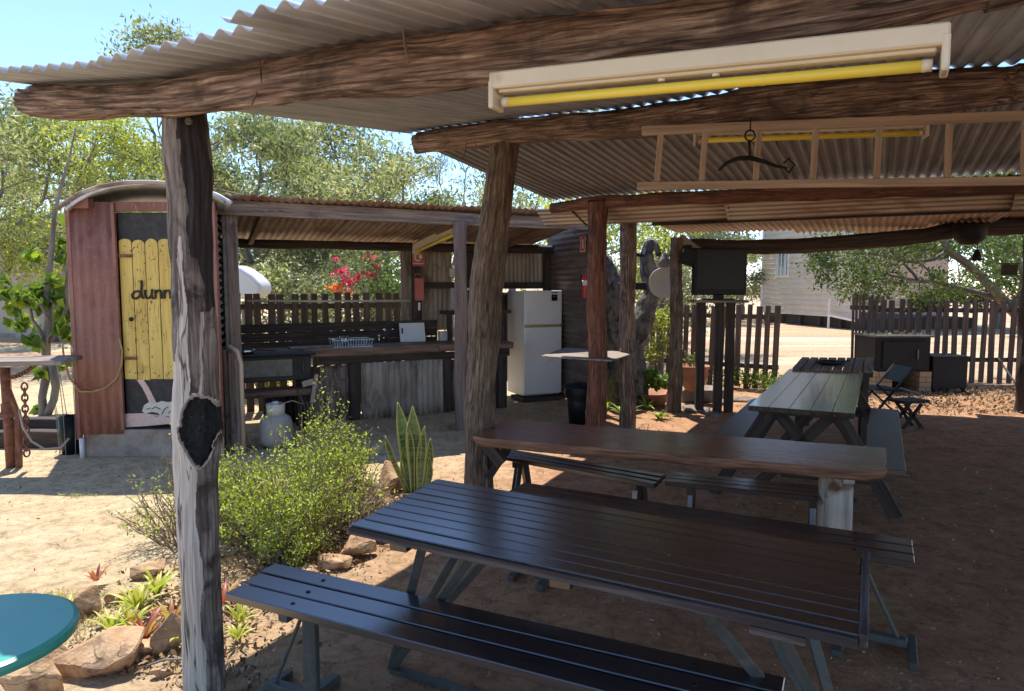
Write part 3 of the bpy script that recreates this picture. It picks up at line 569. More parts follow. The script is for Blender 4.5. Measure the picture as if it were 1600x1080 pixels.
# near dark table
def near_table():
    t=thing('picnic_table','near dark stained plank table on green grey steel struts','table',(.3,2.4,0))
    LF,RF,LB,RB=G(547,820,.73),G(1341,992,.73),G(685,748,.73),G(1347,861,.73)
    n=9
    for i in range(n):
        u0=i/n;u1=(i+1)/n; a0=LF.lerp(LB,u0);a1=LF.lerp(LB,u1);b0=RF.lerp(RB,u0);b1=RF.lerp(RB,u1)
        w=((a1-a0).length+(b1-b0).length)/2-.006
        c0=(a0+a1)/2-Vector((0,0,.016)); c1=(b0+b1)/2-Vector((0,0,.016)); ax=(c1-c0).normalized()
        mb=MB(); mb.board(c0-ax*RND.uniform(-.004,.006),c1+ax*RND.uniform(-.004,.006),w,.032,seg=16,wob=.002,edge=.002,seed=i*3.1); mb.build('plank',M['paintwood'],t,bevel=.003)
    ax=(RF-LF).normalized(); pf=LF-Vector((0,0,.02)); qf=RF-Vector((0,0,.02)); nn=Vector((ax.y,-ax.x,0))
    mb=MB(); mb.board(pf+nn*.004,qf+nn*.004,.010,.026,seg=30,edge=.003,wob=.003,seed=8); mb.board(RF+nn*.006-ax*.26-Vector((0,0,.045)),RF+nn*.006-ax*.12-Vector((0,0,.045)),.012,.02,seg=4); mb.build('worn_edge_strip',M['edgewood'],t)
    mb=MB(); mb.board(RF+ax*.012-Vector((0,0,.014)),RB+ax*.012-Vector((0,0,.014)),.022,.034,seg=8,edge=.001,wob=.001); mb.build('end_board',M['edgewood'],t,bevel=.003)
    for s in(.12,.5,.88):
        mb=MB(); a=LF.lerp(RF,s);b=LB.lerp(RB,s); mb.bar(a.lerp(b,.04)-Vector((0,0,.055)),a.lerp(b,.96)-Vector((0,0,.055)),.07,.035); mb.build('batten',M['paintwood'],t,bevel=.002)
    def strut(p,q,r=.017):
        mb=MB(); mb.bar(p,q,.034,.020,up=(0,1,.2)); return mb.build('strut',M['strut'],t,bevel=.003)
    M['strut']=surf('olive_grey_painted_steel',[(.045,.05,.045),(.08,.085,.078)],(1,1,1),20,rough=.55,bmp=.3,stain=(.13,.10,.07),stain_rng=(.55,.7),stain_scale=11)
    for (foot,tf) in((Vector((-.50,2.80,.015)),(.17,.29)),(Vector((1.07,2.0,.015)),(.76,.88))):
        for s in tf:
            strut(foot+ax*(s-.2)*.02,LF.lerp(RF,s).lerp(LB.lerp(RB,s),.1)-Vector((0,0,.05)))
            strut(foot+Vector((0,.05,0)),LF.lerp(RF,s).lerp(LB.lerp(RB,s),.85)-Vector((0,0,.05)))
    mb=MB(); mb.bar(Vector((-.50,2.80,.012)),Vector((1.07,2.0,.012)),.04,.02); mb.build('ground_rail',M['strut'],t,bevel=.003)
near_table()
def bench(LF,LB,RF,RB,label,n,z,posts,mat='benchwood',grp='dark slatted benches',rod=True,gap=.014,feet=True):
    c=(LF+RB)/2; t=thing('bench',label,'bench',(c.x,c.y,0),grp)
    for i in range(n):
        u0=i/n;u1=(i+1)/n; a=(LF.lerp(LB,u0)+LF.lerp(LB,u1))/2; b=(RF.lerp(RB,u0)+RF.lerp(RB,u1))/2; w=(LF-LB).length/n-gap
        mb=MB(); mb.board(a-Vector((0,0,.016)),b-Vector((0,0,.016)),w,.030,seg=14,edge=.002,wob=.002,seed=i+z*9); mb.build('plank',M[mat],t,bevel=.003)
    mL=(LF+LB)/2; mR=(RF+RB)/2; ax=(mR-mL).normalized(); nn=Vector((-ax.y,ax.x,0)); W=(LF-LB).length
    for s in posts:
        for i in range(n):
            p=LF.lerp(LB,(i+.5)/n)+ax*s; mb=MB(); mb.lathe([(0,0),(.009,0),(.008,.003),(0,.004)],p+Vector((0,0,-.001))+nn*RND.uniform(-.01,.01),9); mb.build('bolt',M['black'],t)
    for s in posts:
        p=mL+ax*s; mb=MB(); mb.bar(p-nn*W*.45-Vector((0,0,.045)),p+nn*W*.45-Vector((0,0,.045)),.04,.025); mb.build('batten',M['strut'],t)
        mb=MB(); mb.bar(Vector((p.x,p.y,z-.055)),Vector((p.x,p.y,.0)),.05,.05); mb.build('leg',M['strut'],t,bevel=.004)
        if feet:
            mb=MB(); mb.bar(Vector((p.x,p.y,.02))-nn*.18-ax*.05,Vector((p.x,p.y,.02))+nn*.2-ax*.05,.045,.03); mb.build('foot',M['strut'],t,bevel=.004)
            d=-1 if s==posts[0] else 1
            mb=MB(); mb.tube([Vector((p.x,p.y,.03))+ax*d*.20,Vector((p.x,p.y,z-.06))+ax*d*.02],.008,6); mb.build('brace_rod',M['strut'],t)
            mb=MB(); mb.bar(Vector((p.x,p.y,.02))+ax*d*.24-nn*.14,Vector((p.x,p.y,.02))+ax*d*.24+nn*.14,.035,.03); mb.build('foot',M['strut'],t,bevel=.003)
    if feet and len(posts)>1:
        a=mL+ax*(posts[0]-.22); b=mL+ax*(posts[-1]+.22); mb=MB(); mb.bar(Vector((a.x,a.y,.055)),Vector((b.x,b.y,.055)),.045,.035); mb.build('ground_rail',M['strut'],t,bevel=.004)
    return t
LF,LB=G(352,928,.47),G(430,878,.47); RB=G(1222,1055,.47); RF=RB+(LF-LB)
bench(LF,LB,RF,RB,'long three plank bench nearest the viewer with steel ground rail','',3) if 0 else bench(LF,LB,RF,RB,'long three plank bench nearest the viewer with steel ground rail',3,.47,(.29,1.7))
RB=G(1425,842,.47); RF=G(1425,864,.47); ax=Vector((.88,-.47,0)); dn=(RB-RF)
dn=Vector((.14,.27,0)); RF=RB-dn
bench(RF-ax*1.95,RB-ax*1.95,RF,RB,'dark three plank bench on the far side of the near table',3,.47,(.3,1.72))
def smallbench(LF,LB,RB,RF,label,z=.45):
    c=(LF+RB)/2; t=thing('bench',label,'bench',(c.x,c.y,0),'short trestle benches behind the slab table')
    for i in range(3):
        a=LF.lerp(LB,(i+.5)/3); b=RF.lerp(RB,(i+.5)/3); mb=MB(); mb.board(a-Vector((0,0,.014)),b-Vector((0,0,.014)),(LF-LB).length/3-.006,.028,seg=8,edge=.001,wob=.001,seed=i*2+a.x); mb.build('plank',M['paintwood'],t,bevel=.003)
    mL=(LF+LB)/2;mR=(RF+RB)/2; ax=(mR-mL).normalized(); nn=Vector((-ax.y,ax.x,0)); L=(mR-mL).length; W=(LF-LB).length
    for s in(.13,L-.13):
        p=mL+ax*s
        for q in(-1,1):
            mb=MB(); mb.bar(p+nn*q*W*.12-Vector((0,0,.03)),Vector((p.x,p.y,0))+nn*q*W*.62,.06,.03,up=ax); mb.build('leg',M['paintwood'],t,bevel=.003)
        mb=MB(); mb.bar(p-nn*W*.42-Vector((0,0,.05)),p+nn*W*.42-Vector((0,0,.05)),.035,.045); mb.build('bracket',M['paintwood'],t)
    return t
smallbench(G(782,712,.45),G(800,702,.45),G(1040,740,.45),G(1022,758,.45),'short dark trestle bench, left of two behind the slab table')
a,b=G(1037,752,.45),G(1056,737,.45); d=Vector((.86,-.34,0)); smallbench(a,b,b+d,a+d,'short dark trestle bench, right of two in the shade behind the slab table')
# slab table
t=thing('slab_table','long red brown slab table with a rough raw edge fixed to the leaning post','table',(.9,4.1,0))
LFs,LBs,RFs,RBs=G(737,683,.68),G(790,655,.68),G(1382,738,.68),G(1385,700,.68)
mb=MB(); nseg=60; vs=[];gs=[];fs=[]; rows=9
ax=(RFs-LFs).normalized()
for i in range(nseg+1):
    s=i/nseg; f=LFs.lerp(RFs,s); b=LBs.lerp(RBs,s); n_=(f-b).normalized()
    f=f+n_*(.016*noise.noise((s*7,2,0))+.006*noise.noise((s*40,2,0))-.03*max(0,.04-s)/.04-.05*max(0,s-.965)/.035)
    for k in range(rows):
        p=b.lerp(f,k/(rows-1)); p=p+Vector((0,0,.002*noise.noise((s*9,k*.9,4)))); vs.append(p); gs.append(Vector((s*2.2,k*.08,0)))
for i in range(nseg):
    for k in range(rows-1): a=i*rows+k; fs.append((a,a+rows,a+rows+1,a+1)[::-1])
mb.add(vs,fs,gs); 
o=mb.build('table_top',M['slabwood'],t,smooth=True)
me=o.data; 
mb2=MB(); vs2=[];fs2=[];gs2=[]; ring=[i*rows+rows-1 for i in range(nseg+1)]+[nseg*rows+k for k in range(rows-2,-1,-1)]+[i*rows for i in range(nseg-1,-1,-1)]+[k for k in range(1,rows-1)]
cen=(LFs+RBs)/2; Rn=len(ring)
for lv,(dz,out) in enumerate(((-.0005,0),(-.014,.006),(-.034,-.002),(-.056,-.012))):
    for j,i in enumerate(ring):
        p=vs[i]; d=(p-cen); d=Vector((d.x*.0,d.y,0)).normalized() if False else (p-cen).normalized(); vs2.append(p+Vector((0,0,dz))+d*(out+(.012*noise.noise((p.x*9,p.y*9,lv*3.))+.006*noise.noise((p.x*34,p.y*34,lv*3.))if lv else 0))); gs2.append(Vector((j*.035,dz,0)))
for lv in range(3):
    for j in range(Rn): a=lv*Rn+j; b=lv*Rn+(j+1)%Rn; fs2.append((a,b,b+Rn,a+Rn))
fs2.append(tuple(3*Rn+j for j in range(Rn)))
mb2.add(vs2,fs2,gs2); mb2.build('raw_edge',M['slabedge'],t,smooth=True)
q=D(1306,760,3.62); 
M['palepost']=surf('split_pale_post_timber',[(.26,.22,.18),(.40,.355,.30),(.50,.46,.40)],(1.5,26,26),1,rough=.85,bmp=.7,bd=.006,stain=(.10,.045,.02),stain_rng=(.56,.68),stain_scale=5,crack=.95)
mb=MB(); mb.board(Vector((q.x,q.y,-.02)),Vector((q.x,q.y,.625)),.135,.12,up=(0,1,0),seg=10,edge=.006); mb.build('leg',M['palepost'],t,bevel=.008)
mb=MB(); mb.box((q.x+.035,q.y-.065,.605),(.055,.016,.045)); mb.build('wedge',M['palepost'],t)
mb=MB(); mb.bar(D(745,690,4.4)+Vector((.05,0,.0)),D(785,700,4.35)-Vector((0,0,.1)),.05,.07); mb.build('bracket',M['darkwood'],t)
mb=MB(); a=LFs.lerp(LBs,.5)+ax*.16; mb.bar(Vector((a.x,a.y,.61)),Vector((a.x-.16,a.y+.02,.36)),.05,.06,up=(0,1,0)); mb.build('bracket',M['darkwood'],t)
mb=MB(); a=LFs.lerp(RFs,.86)+Vector((.1,.3,-.10)); mb.bar(a-ax*.15,a+ax*.3,.06,.09); mb.build('bearer',M['darkwood'],t)
# far picnic table (glossy) with A-frame ends and attached seats
t=thing('picnic_table','glossy green reflecting picnic table with plank seats on both sides','table',(2.55,5.9,0))
d=Vector((.465,.885,0)).normalized(); n_=Vector((d.y,-d.x,0)); c0=(G(1168,635,.75)+G(1335,645,.75))/2; L=2.5; Wt=.68
for i in range(5):
    y=(i+.5)/5*Wt-Wt/2; mb=MB(); p=c0+n_*y-Vector((0,0,.018)); mb.board(p,p+d*L,Wt/5-.002,.036,seg=12,wob=.001,edge=.0006,seed=i); mb.build('plank',M['farwood'],t,bevel=.002)
for s in(-.54,.53):
    mb=MB(); p=c0+n_*s+Vector((0,0,-.318))-d*.22; mb.board(p,p+d*(L-.05),.235,.035,seg=10,wob=.002,edge=.002,seed=s); mb.build('seat',M['seatwood'],t,bevel=.004)
for e in(.28,L-.3):
    p=c0+d*e; p=Vector((p.x,p.y,0))
    for s in(-1,1):
        mb=MB(); mb.bar(p+n_*s*.22+Vector((0,0,.71)),p+n_*s*-.05*0+n_*s*.62,.05,.09,up=(0,0,1)); mb.build('leg',M['darkwood'],t,bevel=.003)
        mb=MB(); mb.bar(p+n_*s*.22+Vector((0,0,.71))+d*.05,p-n_*s*.35+Vector((0,0,.05))+d*.05,.04,.08); mb.build('brace',M['darkwood'],t,bevel=.003)
    mb=MB(); mb.bar(p-n_*.66+Vector((0,0,.385))+d*.1,p+n_*.66+Vector((0,0,.385))+d*.1,.045,.08); mb.build('cross_bar',M['darkwood'],t,bevel=.003)
    mb=MB(); mb.bar(p-n_*.30+Vector((0,0,.69))-d*.05,p+n_*.30+Vector((0,0,.69))-d*.05,.045,.05); mb.build('batten',M['darkwood'],t)
# slatted table with ashtray
t=thing('slatted_table','dark slatted table beyond the glossy picnic table','table',(3.5,7.5,0))
a,b,c,e=G(1237,577,.76),G(1364,581,.76),G(1365,561,.76),G(1252,560,.76)
for i in range(8):
    u=(i+.5)/8; p=a.lerp(b,u);q=e.lerp(c,u); mb=MB(); mb.board(p,q,(a-b).length/8-.012,.028,seg=4,wob=.001,edge=.001,seed=i); mb.build('slat',M['brownwood'],t,bevel=.003)
for u,v in((.1,.12),(.9,.12),(.1,.88),(.9,.88)):
    p=a.lerp(b,u).lerp(e.lerp(c,u),v); mb=MB(); mb.bar(Vector((p.x,p.y,.74)),Vector((p.x,p.y,0)),.06,.06); mb.build('leg',M['darkwood'],t)
for v in(.12,.88):
    p=a.lerp(e,v)-Vector((0,0,.045));q=b.lerp(c,v)-Vector((0,0,.045)); mb=MB(); mb.bar(p,q,.03,.06); mb.build('rail',M['darkwood'],t)
at=thing('ashtray','black oval dish on the slatted table','dish',tuple(G(1297,569,.775)))
c=G(1297,569,.775); mb=MB(); mb.lathe([(0,0),(.09,0),(.13,.012),(.15,.03),(.14,.03),(.12,.016),(0,.008)],c,20); o=mb.build('dish_bowl',M['black'],at,smooth=True)
mb=MB(); mb.tube([c+Vector((.12,0,.028)),c+Vector((.22,.02,.034))],.008,6); mb.build('handle',M['black'],at)
# green round table
t=thing('round_table','round teal metal table with chipped rim at the lower left corner','table',(-1.5,1.78,0))
c=Vector((-1.475,1.825,.665)); r=.262
mb=MB(); mb.lathe([(0,0),(r-.012,0),(r,-.006),(r+.002,-.018),(r-.002,-.032),(r-.01,-.036),(0,-.030)],c,64); mb.build('table_top',M['tealpaint'],t,smooth=False)
mb=MB(); mb.lathe([(r-.10,-.030),(r-.105,-.055),(r-.115,-.055),(r-.11,-.03)],c,48); mb.build('apron',M['tealpaint'],t,smooth=True)
mb=MB(); mb.tube([c-Vector((0,0,.03)),(c.x,c.y,.05)],.03,12); mb.build('pedestal',M['tealpaint'],t,smooth=True)
mb=MB(); mb.lathe([(0,0),(.2,0),(.2,.012),(.05,.04),(0,.05)],(c.x,c.y,.005),28); mb.build('base',M['tealpaint'],t,smooth=True)
# folding chair by the far table
def strap(t,name,pts,w,mat,up=(0,0,1)):
    for p,q in zip(pts[:-1],pts[1:]): mb=MB(); mb.bar(p,q,w,.016,up=up); mb.build(name,mat,t,bevel=.002)
fc=thing('folding_chair','black folding camp chair at the far end of the picnic table','chair',tuple(G(1385,650)))
q=G(1382,648); X=Vector((1,0,0));Y=Vector((0,1,0));Z=Vector((0,0,1)); q=Vector((q.x-.05,q.y-.1,0))
for y in(-.2,.22):
    for (p0,p1) in(((-.28,.0),(.24,.66)),((.25,0),(-.22,.42))):
        mb=MB(); mb.bar(q+X*p0[0]+Y*y+Z*p0[1],q+X*p1[0]+Y*y+Z*p1[1],.02,.035,up=(0,1,0)); mb.build('frame_bar',M['black'],fc,bevel=.003)
mb=MB(); mb.bar(q+X*-.24+Z*.36,q+X*.10+Z*.34,.42,.02); mb.build('seat',M['plasticblack'],fc,bevel=.005)
mb=MB(); mb.bar(q+X*.08+Z*.44+Y*.01,q+X*.20+Z*.62+Y*.01,.42,.014,up=(0,0,1)); mb.build('backrest',M['plasticblack'],fc,bevel=.004)
mb=MB(); mb.bar(q+X*.06+Z*.38-Y*.2,q+X*.34+Z*.30-Y*.2,.02,.02); mb.build('brace',M['steel'],fc)
# low dark stool beside
st=thing('low_bench','low dark folded bench on the ground right of the plank seat','bench',tuple(G(1410,665)))
q=G(1404,668); mb=MB(); mb.bar(q+X*-.05+Z*.30,q+X*.30+Y*.1+Z*.30,.24,.03); mb.build('seat',M['black'],st,bevel=.003)
for a_,b_ in(((.0,0),(.2,.28)),((.22,0),(.02,.28))):
    for y in(-.08,.12): mb=MB(); mb.bar(q+X*a_[0]+Y*y+Z*a_[1],q+X*b_[0]+Y*y+Z*b_[1],.03,.03,up=(0,1,0)); mb.build('leg',M['black'],st)
# ================================================================ KITCHEN HUT
KA=R(25); U=Vector((math.cos(KA),math.sin(KA),0)); V=Vector((-math.sin(KA),math.cos(KA),0)); K0=Vector((-2.76,6.98,0))
def K(u,n,z=0.): return K0+U*u+V*n+Vector((0,0,z))
KM=Matrix((U,V,Vector((0,0,1)))).transposed()
kt=thing('kitchen_hut','open front camp kitchen hut with rusty corrugated roof, timber counter and iron walls','kitchen hut',tuple(K(2,.8)))
mb=MB(); mb.board(K(.02,0,-.05),K(0,0,2.33),.11,.10,up=V,seg=14,edge=.012,wob=.01); mb.build('post',M['greywood'],kt,bevel=.012)
q=G(722,670); mb=MB(); log(mb,[Vector((q.x,q.y,-.05)),Vector((q.x-.01,q.y,.6)),Vector((q.x-.005,q.y,1.4)),Vector((q.x-.01,q.y,2.30))],[.075,.072,.07,.068],n=40,step=.04,depth=.004,seed=101); o=mb.build('post',M['purplepost'],kt,smooth=True); o['label']='smooth purple grey post left of the leaning post'
mb=MB(); mb.board(K(-.02,1.62,0),K(-.02,1.62,2.1),.10,.10,up=V,seg=8,edge=.01); mb.build('post',M['darkwood'],kt)
for (u,n) in((2.40,1.66),(4.42,1.70),(3.2,1.74)): mb=MB(); mb.board(K(u,n,0),K(u,n,2.1),.12,.11,up=V,seg=8,edge=.012); mb.build('post',M['darkwood'],kt)
mb=MB(); mb.board(K(-.12,-.09,2.35),K(2.5,-.12,2.33),.14,.05,up=V,seg=20,edge=.008,wob=.004); mb.build('fascia_board',M['greywood'],kt,bevel=.004)
mb=MB(); mb.board(K(2.46,-.10,2.33),K(4.1,-.12,2.33),.13,.05,up=V,seg=12,edge=.008,wob=.004); mb.build('fascia_board',M['greywood'],kt,bevel=.004)
mb=MB(); log(mb,[K(-.1,1.52,2.10),K(1.5,1.52,2.10),K(4.5,1.6,2.12)],[.05,.05,.055],n=30,step=.06,depth=.006,seed=111); mb.build('back_beam',M['darkwood'],kt,smooth=True)
zf,zb=2.455,2.165
for i in range(6):
    u0=-.17+.72*i; jit=(.0,.02,-.02,.03,.0,.02,0)[i]
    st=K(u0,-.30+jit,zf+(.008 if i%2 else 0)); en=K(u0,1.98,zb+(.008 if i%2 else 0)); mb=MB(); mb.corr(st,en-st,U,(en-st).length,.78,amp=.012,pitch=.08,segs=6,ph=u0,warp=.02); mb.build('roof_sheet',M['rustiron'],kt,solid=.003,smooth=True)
for u,n0,n1 in((.30,-.05,1.5),(2.35,-.05,1.6),(3.6,-.05,1.7)): mb=MB(); mb.bar(K(u,n0,2.36-.05),K(u,n1,2.13-.02),.05,.07); mb.build('rafter',M['brownwood'],kt)
# left side wall of horizontal corrugations, seen edge on
mb=MB(); mb.corr(K(-.09,-.02,.95),V,Vector((0,0,1)),1.62,1.36,pitch=.078,amp=.020,segs=3,warp=.01); mb.build('side_wall',M['blackiron'],kt,solid=.003,smooth=True)
mb=MB(); mb.bar(K(-.065,-.035,.9),K(-.065,-.035,2.32),.03,.03,up=V); mb.build('wall_batten',M['steel'],kt)
# back walls : vertical corrugated panels right of the opening
for (u0,W,z0,L,mt) in((2.36,.60,1.62,.50,'panelgrey'),(2.37,.56,.98,.58,'panelgrey'),(3.02,.66,1.62,.5,'walliron'),(3.02,.7,.6,.98,'walliron'),(3.66,.74,1.55,.56,'panelgrey'),(3.66,.78,.2,1.3,'walliron')):
    mb=MB(); mb.corr(K(u0,1.80,z0),Vector((0,0,1)),U,L,W,pitch=.066,amp=.009,segs=4,warp=.01); mb.build('back_panel',M[mt],kt,solid=.002,smooth=True)
mb=MB(); mb.board(K(2.3,1.74,1.60),K(4.45,1.74,1.60),.06,.09,seg=8); mb.board(K(2.3,1.74,2.12),K(4.45,1.74,2.10),.06,.08,seg=8); mb.build('wall_rail',M['darkwood'],kt)
mb=MB(); mb.board(K(2.28,1.70,.9),K(2.28,1.70,2.12),.16,.04,up=V,seg=6); mb.build('end_board',M['greywood'],kt,bevel=.003)
# right side wall, horizontal corrugations, runs toward the tables
sw0=K(4.47,1.82,0); sw1=Vector((1.16,8.72,0)); dv=(sw1-sw0); Ls=dv.length; dv.normalize()
for k,(z0,h) in enumerate(((.02,.74),(.74,.80),(1.5,.92))):
    mb=MB(); mb.corr(sw0+Vector((0,0,z0))+Vector((-.004*k,-.01*k,0)),dv,Vector((0,0,1)),Ls,h+.02,pitch=.076,amp=.010,segs=14,warp=.02); mb.build('side_wall',M['walliron'],kt,solid=.003,smooth=True)
# splashback + counter
mb=MB(); 
for k in range(3): mb.board(K(-.05,1.46,.86+.11*k),K(2.62,1.46,.87+.11*k),.028,.104,seg=12,edge=.001,wob=.006,seed=k)
mb.build('splashback',M['darkwood'],kt)
ctop=.865
mb=MB(); mb.board(K(.78,.78,ctop-.045),K(2.5,.80,ctop-.035),.06,.10,seg=20,edge=.006,wob=.012,seed=4); mb.board(K(2.4,.76,ctop-.04),K(3.42,.78,ctop-.035),.06,.085,seg=12,edge=.006,wob=.012,seed=6); mb.build('counter_edge',M['brownwood'],kt,bevel=.008)
mb=MB(); mb.board(K(.05,1.10,ctop-.015),K(3.42,1.12,ctop-.012),.62,.03,seg=10,edge=.004); mb.build('counter_top',M['brownwood'],kt,bevel=.004)
mb=MB(); mb.board(K(.95,.84,ctop-.14),K(3.4,.86,ctop-.14),.06,.09,seg=10,edge=.006,wob=.01); mb.build('counter_rail',M['darkwood'],kt)
for u,n in((1.36,.83),(2.52,.86),(3.3,.88),(.74,.82)): mb=MB(); mb.board(K(u,n,-.02),K(u,n,ctop-.18),.12,.10,up=V,seg=8,edge=.01); mb.build('counter_leg',M['darkwood'],kt,bevel=.006)
mb=MB(); mb.corr(K(.80,.87,.0),Vector((0,0,1)),U,.66,.53,pitch=.07,amp=.012,segs=6,warp=.02); mb.build('counter_panel',M['panelrust'],kt,solid=.002,smooth=True)
mb=MB(); mb.corr(K(1.44,.80,.0),Vector((0,0,1)),U,.68,1.02,pitch=.07,amp=.012,segs=4,warp=.02); mb.build('counter_panel',M['panelgrey'],kt,solid=.002,smooth=True)
mb=MB(); mb.corr(K(2.6,.90,.0),Vector((0,0,1)),U,.66,.66,pitch=.07,amp=.012,segs=4,warp=.02); mb.build('counter_panel',M['walliron'],kt,solid=.002,smooth=True)
# low shelf on the left
mb=MB(); mb.board(K(-.02,.50,.425),K(.84,.52,.43),.14,.07,seg=8,edge=.006); mb.board(K(-.02,.68,.44),K(.84,.70,.44),.16,.04,seg=8,edge=.006); mb.build('low_shelf',M['brownwood'],kt,bevel=.004)
for u in(.74,): mb=MB(); mb.board(K(u,.56,0),K(u,.56,.40),.12,.10,up=V,seg=6,edge=.01); mb.build('shelf_leg',M['darkwood'],kt,bevel=.005)
mb=MB(); mb.corr(K(.34,.95,.0),Vector((0,0,1)),U,.42,.42,pitch=.07,amp=.012,segs=3); mb.build('counter_panel',M['blackiron'],kt,solid=.002,smooth=True)
# raised shelf for microwave
mb=MB(); mb.board(K(2.72,1.45,1.235),K(3.62,1.45,1.24),.40,.05,seg=6,edge=.006); mb.board(K(2.74,1.3,1.235),K(2.74,1.3,.86),.05,.1,up=V,seg=4); mb.board(K(3.5,1.3,1.235),K(3.5,1.3,.86),.05,.12,up=V,seg=4); mb.build('microwave_shelf',M['darkwood'],kt,bevel=.004)
# tap + sink
mb=MB(); c=K(1.88,1.30,ctop); mb.tube([c,c+Vector((0,0,.15)),c+Vector((0,-.02,.18)),c+Vector((0,-.07,.185)),c+Vector((0,-.09,.16))],.013,10); mb.tube([c+Vector((-.09,0,0)),c+Vector((-.09,0,.08))],.012,8); mb.lathe([(0,0),(.028,.01),(.028,.03),(0,.04)],c+Vector((-.09,0,.075)),10); mb.build('tap',M['chrome'],kt,smooth=True)
mb=MB(); mb.box(K(1.70,1.08,ctop+.002)+Vector((0,0,.004)),(.9,.42,.012),rot=KM); mb.build('sink',M['steel'],kt,bevel=.004)
mb=MB(); mb.tube([D(386,470,K(0,1.4).y),D(500,471,K(1,1.4).y),D(640,470,K(2.27,1.4).y)],.013,8); mb.build('hanging_rail',M['offwhite'],kt,smooth=True)
# light in kitchen
pA=K(2.30,1.35,2.07); pB=K(2.42,.05,2.245)
striplight(pA+Vector((0,0,0)),pB,'strip light under the kitchen hut roof beside the red sign')
# power outlet
ou=thing('power_outlet','cream power outlet on the kitchen wall left of the purple grey post','outlet',tuple(D(706,427,8.9)))
mb=MB(); mb.box(D(707,426,K(2.85,1.6).y),(.085,.03,.12),rot=KM); mb.build('plate',M['offwhite'],ou,bevel=.004)
mb=MB(); mb.box(D(707,424,K(2.85,1.6).y)+Vector((0,-.02,0)),(.02,.012,.03),rot=KM); mb.build('switch',M['whiteplastic'],ou)
# items ------------------------------------------------------------
bq=thing('barbecue','sooty old steel barbecue box at the left end of the counter','barbecue',tuple(K(.42,.62,.46)))
mb=MB(); mb.box(K(.42,.70,.69),(.80,.34,.28),rot=KM); mb.build('firebox',M['blackiron'],bq,bevel=.012)
mb=MB(); mb.box(K(.42,.66,.845),(.88,.46,.022),rot=KM); mb.build('hotplate',M['black'],bq,bevel=.004)
mb=MB(); mb.box(K(.36,.525,.70),(.52,.012,.19),rot=KM); mb.build('front_panel',M['steel'],bq,bevel=.004)
for u in(.10,.76):
    mb=MB(); mb.box(K(u,.56,.505),(.04,.05,.09),rot=KM); mb.build('foot',M['black'],bq)
for u in(.06,.73):
    mb=MB(); mb.tube([K(u,.515,.64),K(u,.50,.66),K(u,.50,.74),K(u,.515,.76)],.008,6); mb.build('handle',M['steel'],bq)
pn=thing('frying_pan','steel pan standing on the barbecue hotplate','pan',tuple(K(.15,.7,.86)))
mb=MB(); mb.lathe([(0,0),(.09,0),(.115,.045),(.108,.045),(.085,.008),(0,.008)],K(.14,.66,.858),22); mb.build('bowl',M['chrome'],pn,smooth=True); mb=MB(); mb.bar(K(.25,.66,.895),K(.46,.60,.885),.025,.01); mb.build('handle',M['black'],pn)
ut=thing('steel_tray','flat steel tray on the counter beside the barbecue','tray',tuple(K(.9,.95,.87)))
mb=MB(); mb.box(K(.92,.98,ctop+.012),(.55,.30,.014),rot=KM); mb.build('tray_base',M['steel'],ut,bevel=.003); mb=MB(); mb.box(K(.92,.835,ctop+.022),(.55,.012,.03),rot=KM); mb.build('rim',M['steel'],ut)
dr=thing('dish_rack','pale blue wire dish rack on the counter','dish rack',tuple(K(1.35,1.0,ctop)))
x0=K(1.35,.92,ctop+.012)
def rp(u,v,z): return x0+U*u+V*v+Vector((0,0,z))
mb=MB(); 
for z,g in((.0,.0),(.085,.02)): mb.tube([rp(-.22-g,-.13-g,z),rp(.22+g,-.13-g,z),rp(.22+g,.13+g,z),rp(-.22-g,.13+g,z)],.006,6,closed=True)
for i in range(15):
    u=-.21+.42*i/14; mb.tube([rp(u*1.08,-.15,.085),rp(u,-.13,0),rp(u,.13,0),rp(u*1.08,.15,.085)],.0035,5)
mb.build('wire_frame',M['lblue'],dr)
mb=MB(); mb.box(rp(0,0,-.004),(.48,.30,.008),rot=KM); mb.build('drip_tray',M['lblue'],dr,bevel=.003)
for i,(u,r) in enumerate(((-.1,.02),(-.06,.02))): 
    mb=MB(); mb.lathe([(0,0),(.028,0),(.032,.11),(.029,.11),(.026,.006),(0,.006)],rp(u,.02,.01),12); o=mb.build('steel_cup',M['chrome'],smooth=True); tag(o,'left steel cup standing in the dish rack' if i==0 else 'right steel cup standing in the dish rack','cup',group='steel cups in the dish rack')
cb=thing('cutting_board','pale blue white cutting board leaning against the splashback','cutting board',tuple(K(2.2,1.3,ctop)))
Rt=KM@Matrix.Rotation(R(-14),3,'X'); mb=MB(); mb.box(K(2.24,1.34,ctop+.125),(.34,.016,.25),rot=Rt); mb.build('board',M['whiteplastic'],cb,bevel=.006,seg=2)
mb=MB(); mb.box(K(2.10,1.325,ctop+.15),(.012,.02,.07),rot=Rt); mb.build('handle_slot',M['black'],cb)
ob=thing('small_box','small white box on the counter behind the purple grey post','box',tuple(K(2.62,1.3,ctop)))
mb=MB(); mb.box(K(2.68,1.36,ctop+.06),(.14,.08,.11),rot=KM); mb.build('carton',M['offwhite'],ob,bevel=.003); mb=MB(); mb.box(K(2.68,1.36,ctop+.12),(.145,.085,.012),rot=KM); mb.build('flap',M['offwhite'],ob)
bt=thing('detergent_bottle','white plastic bottle on the counter behind the leaning post','bottle',tuple(K(3.22,1.15,ctop)))
mb=MB(); mb.lathe([(0,0),(.035,0),(.04,.02),(.04,.12),(.018,.155),(.018,.165),(0,.165)],K(3.28,1.0,ctop),16); mb.build('bottle_body',M['whiteplastic'],bt,smooth=True)
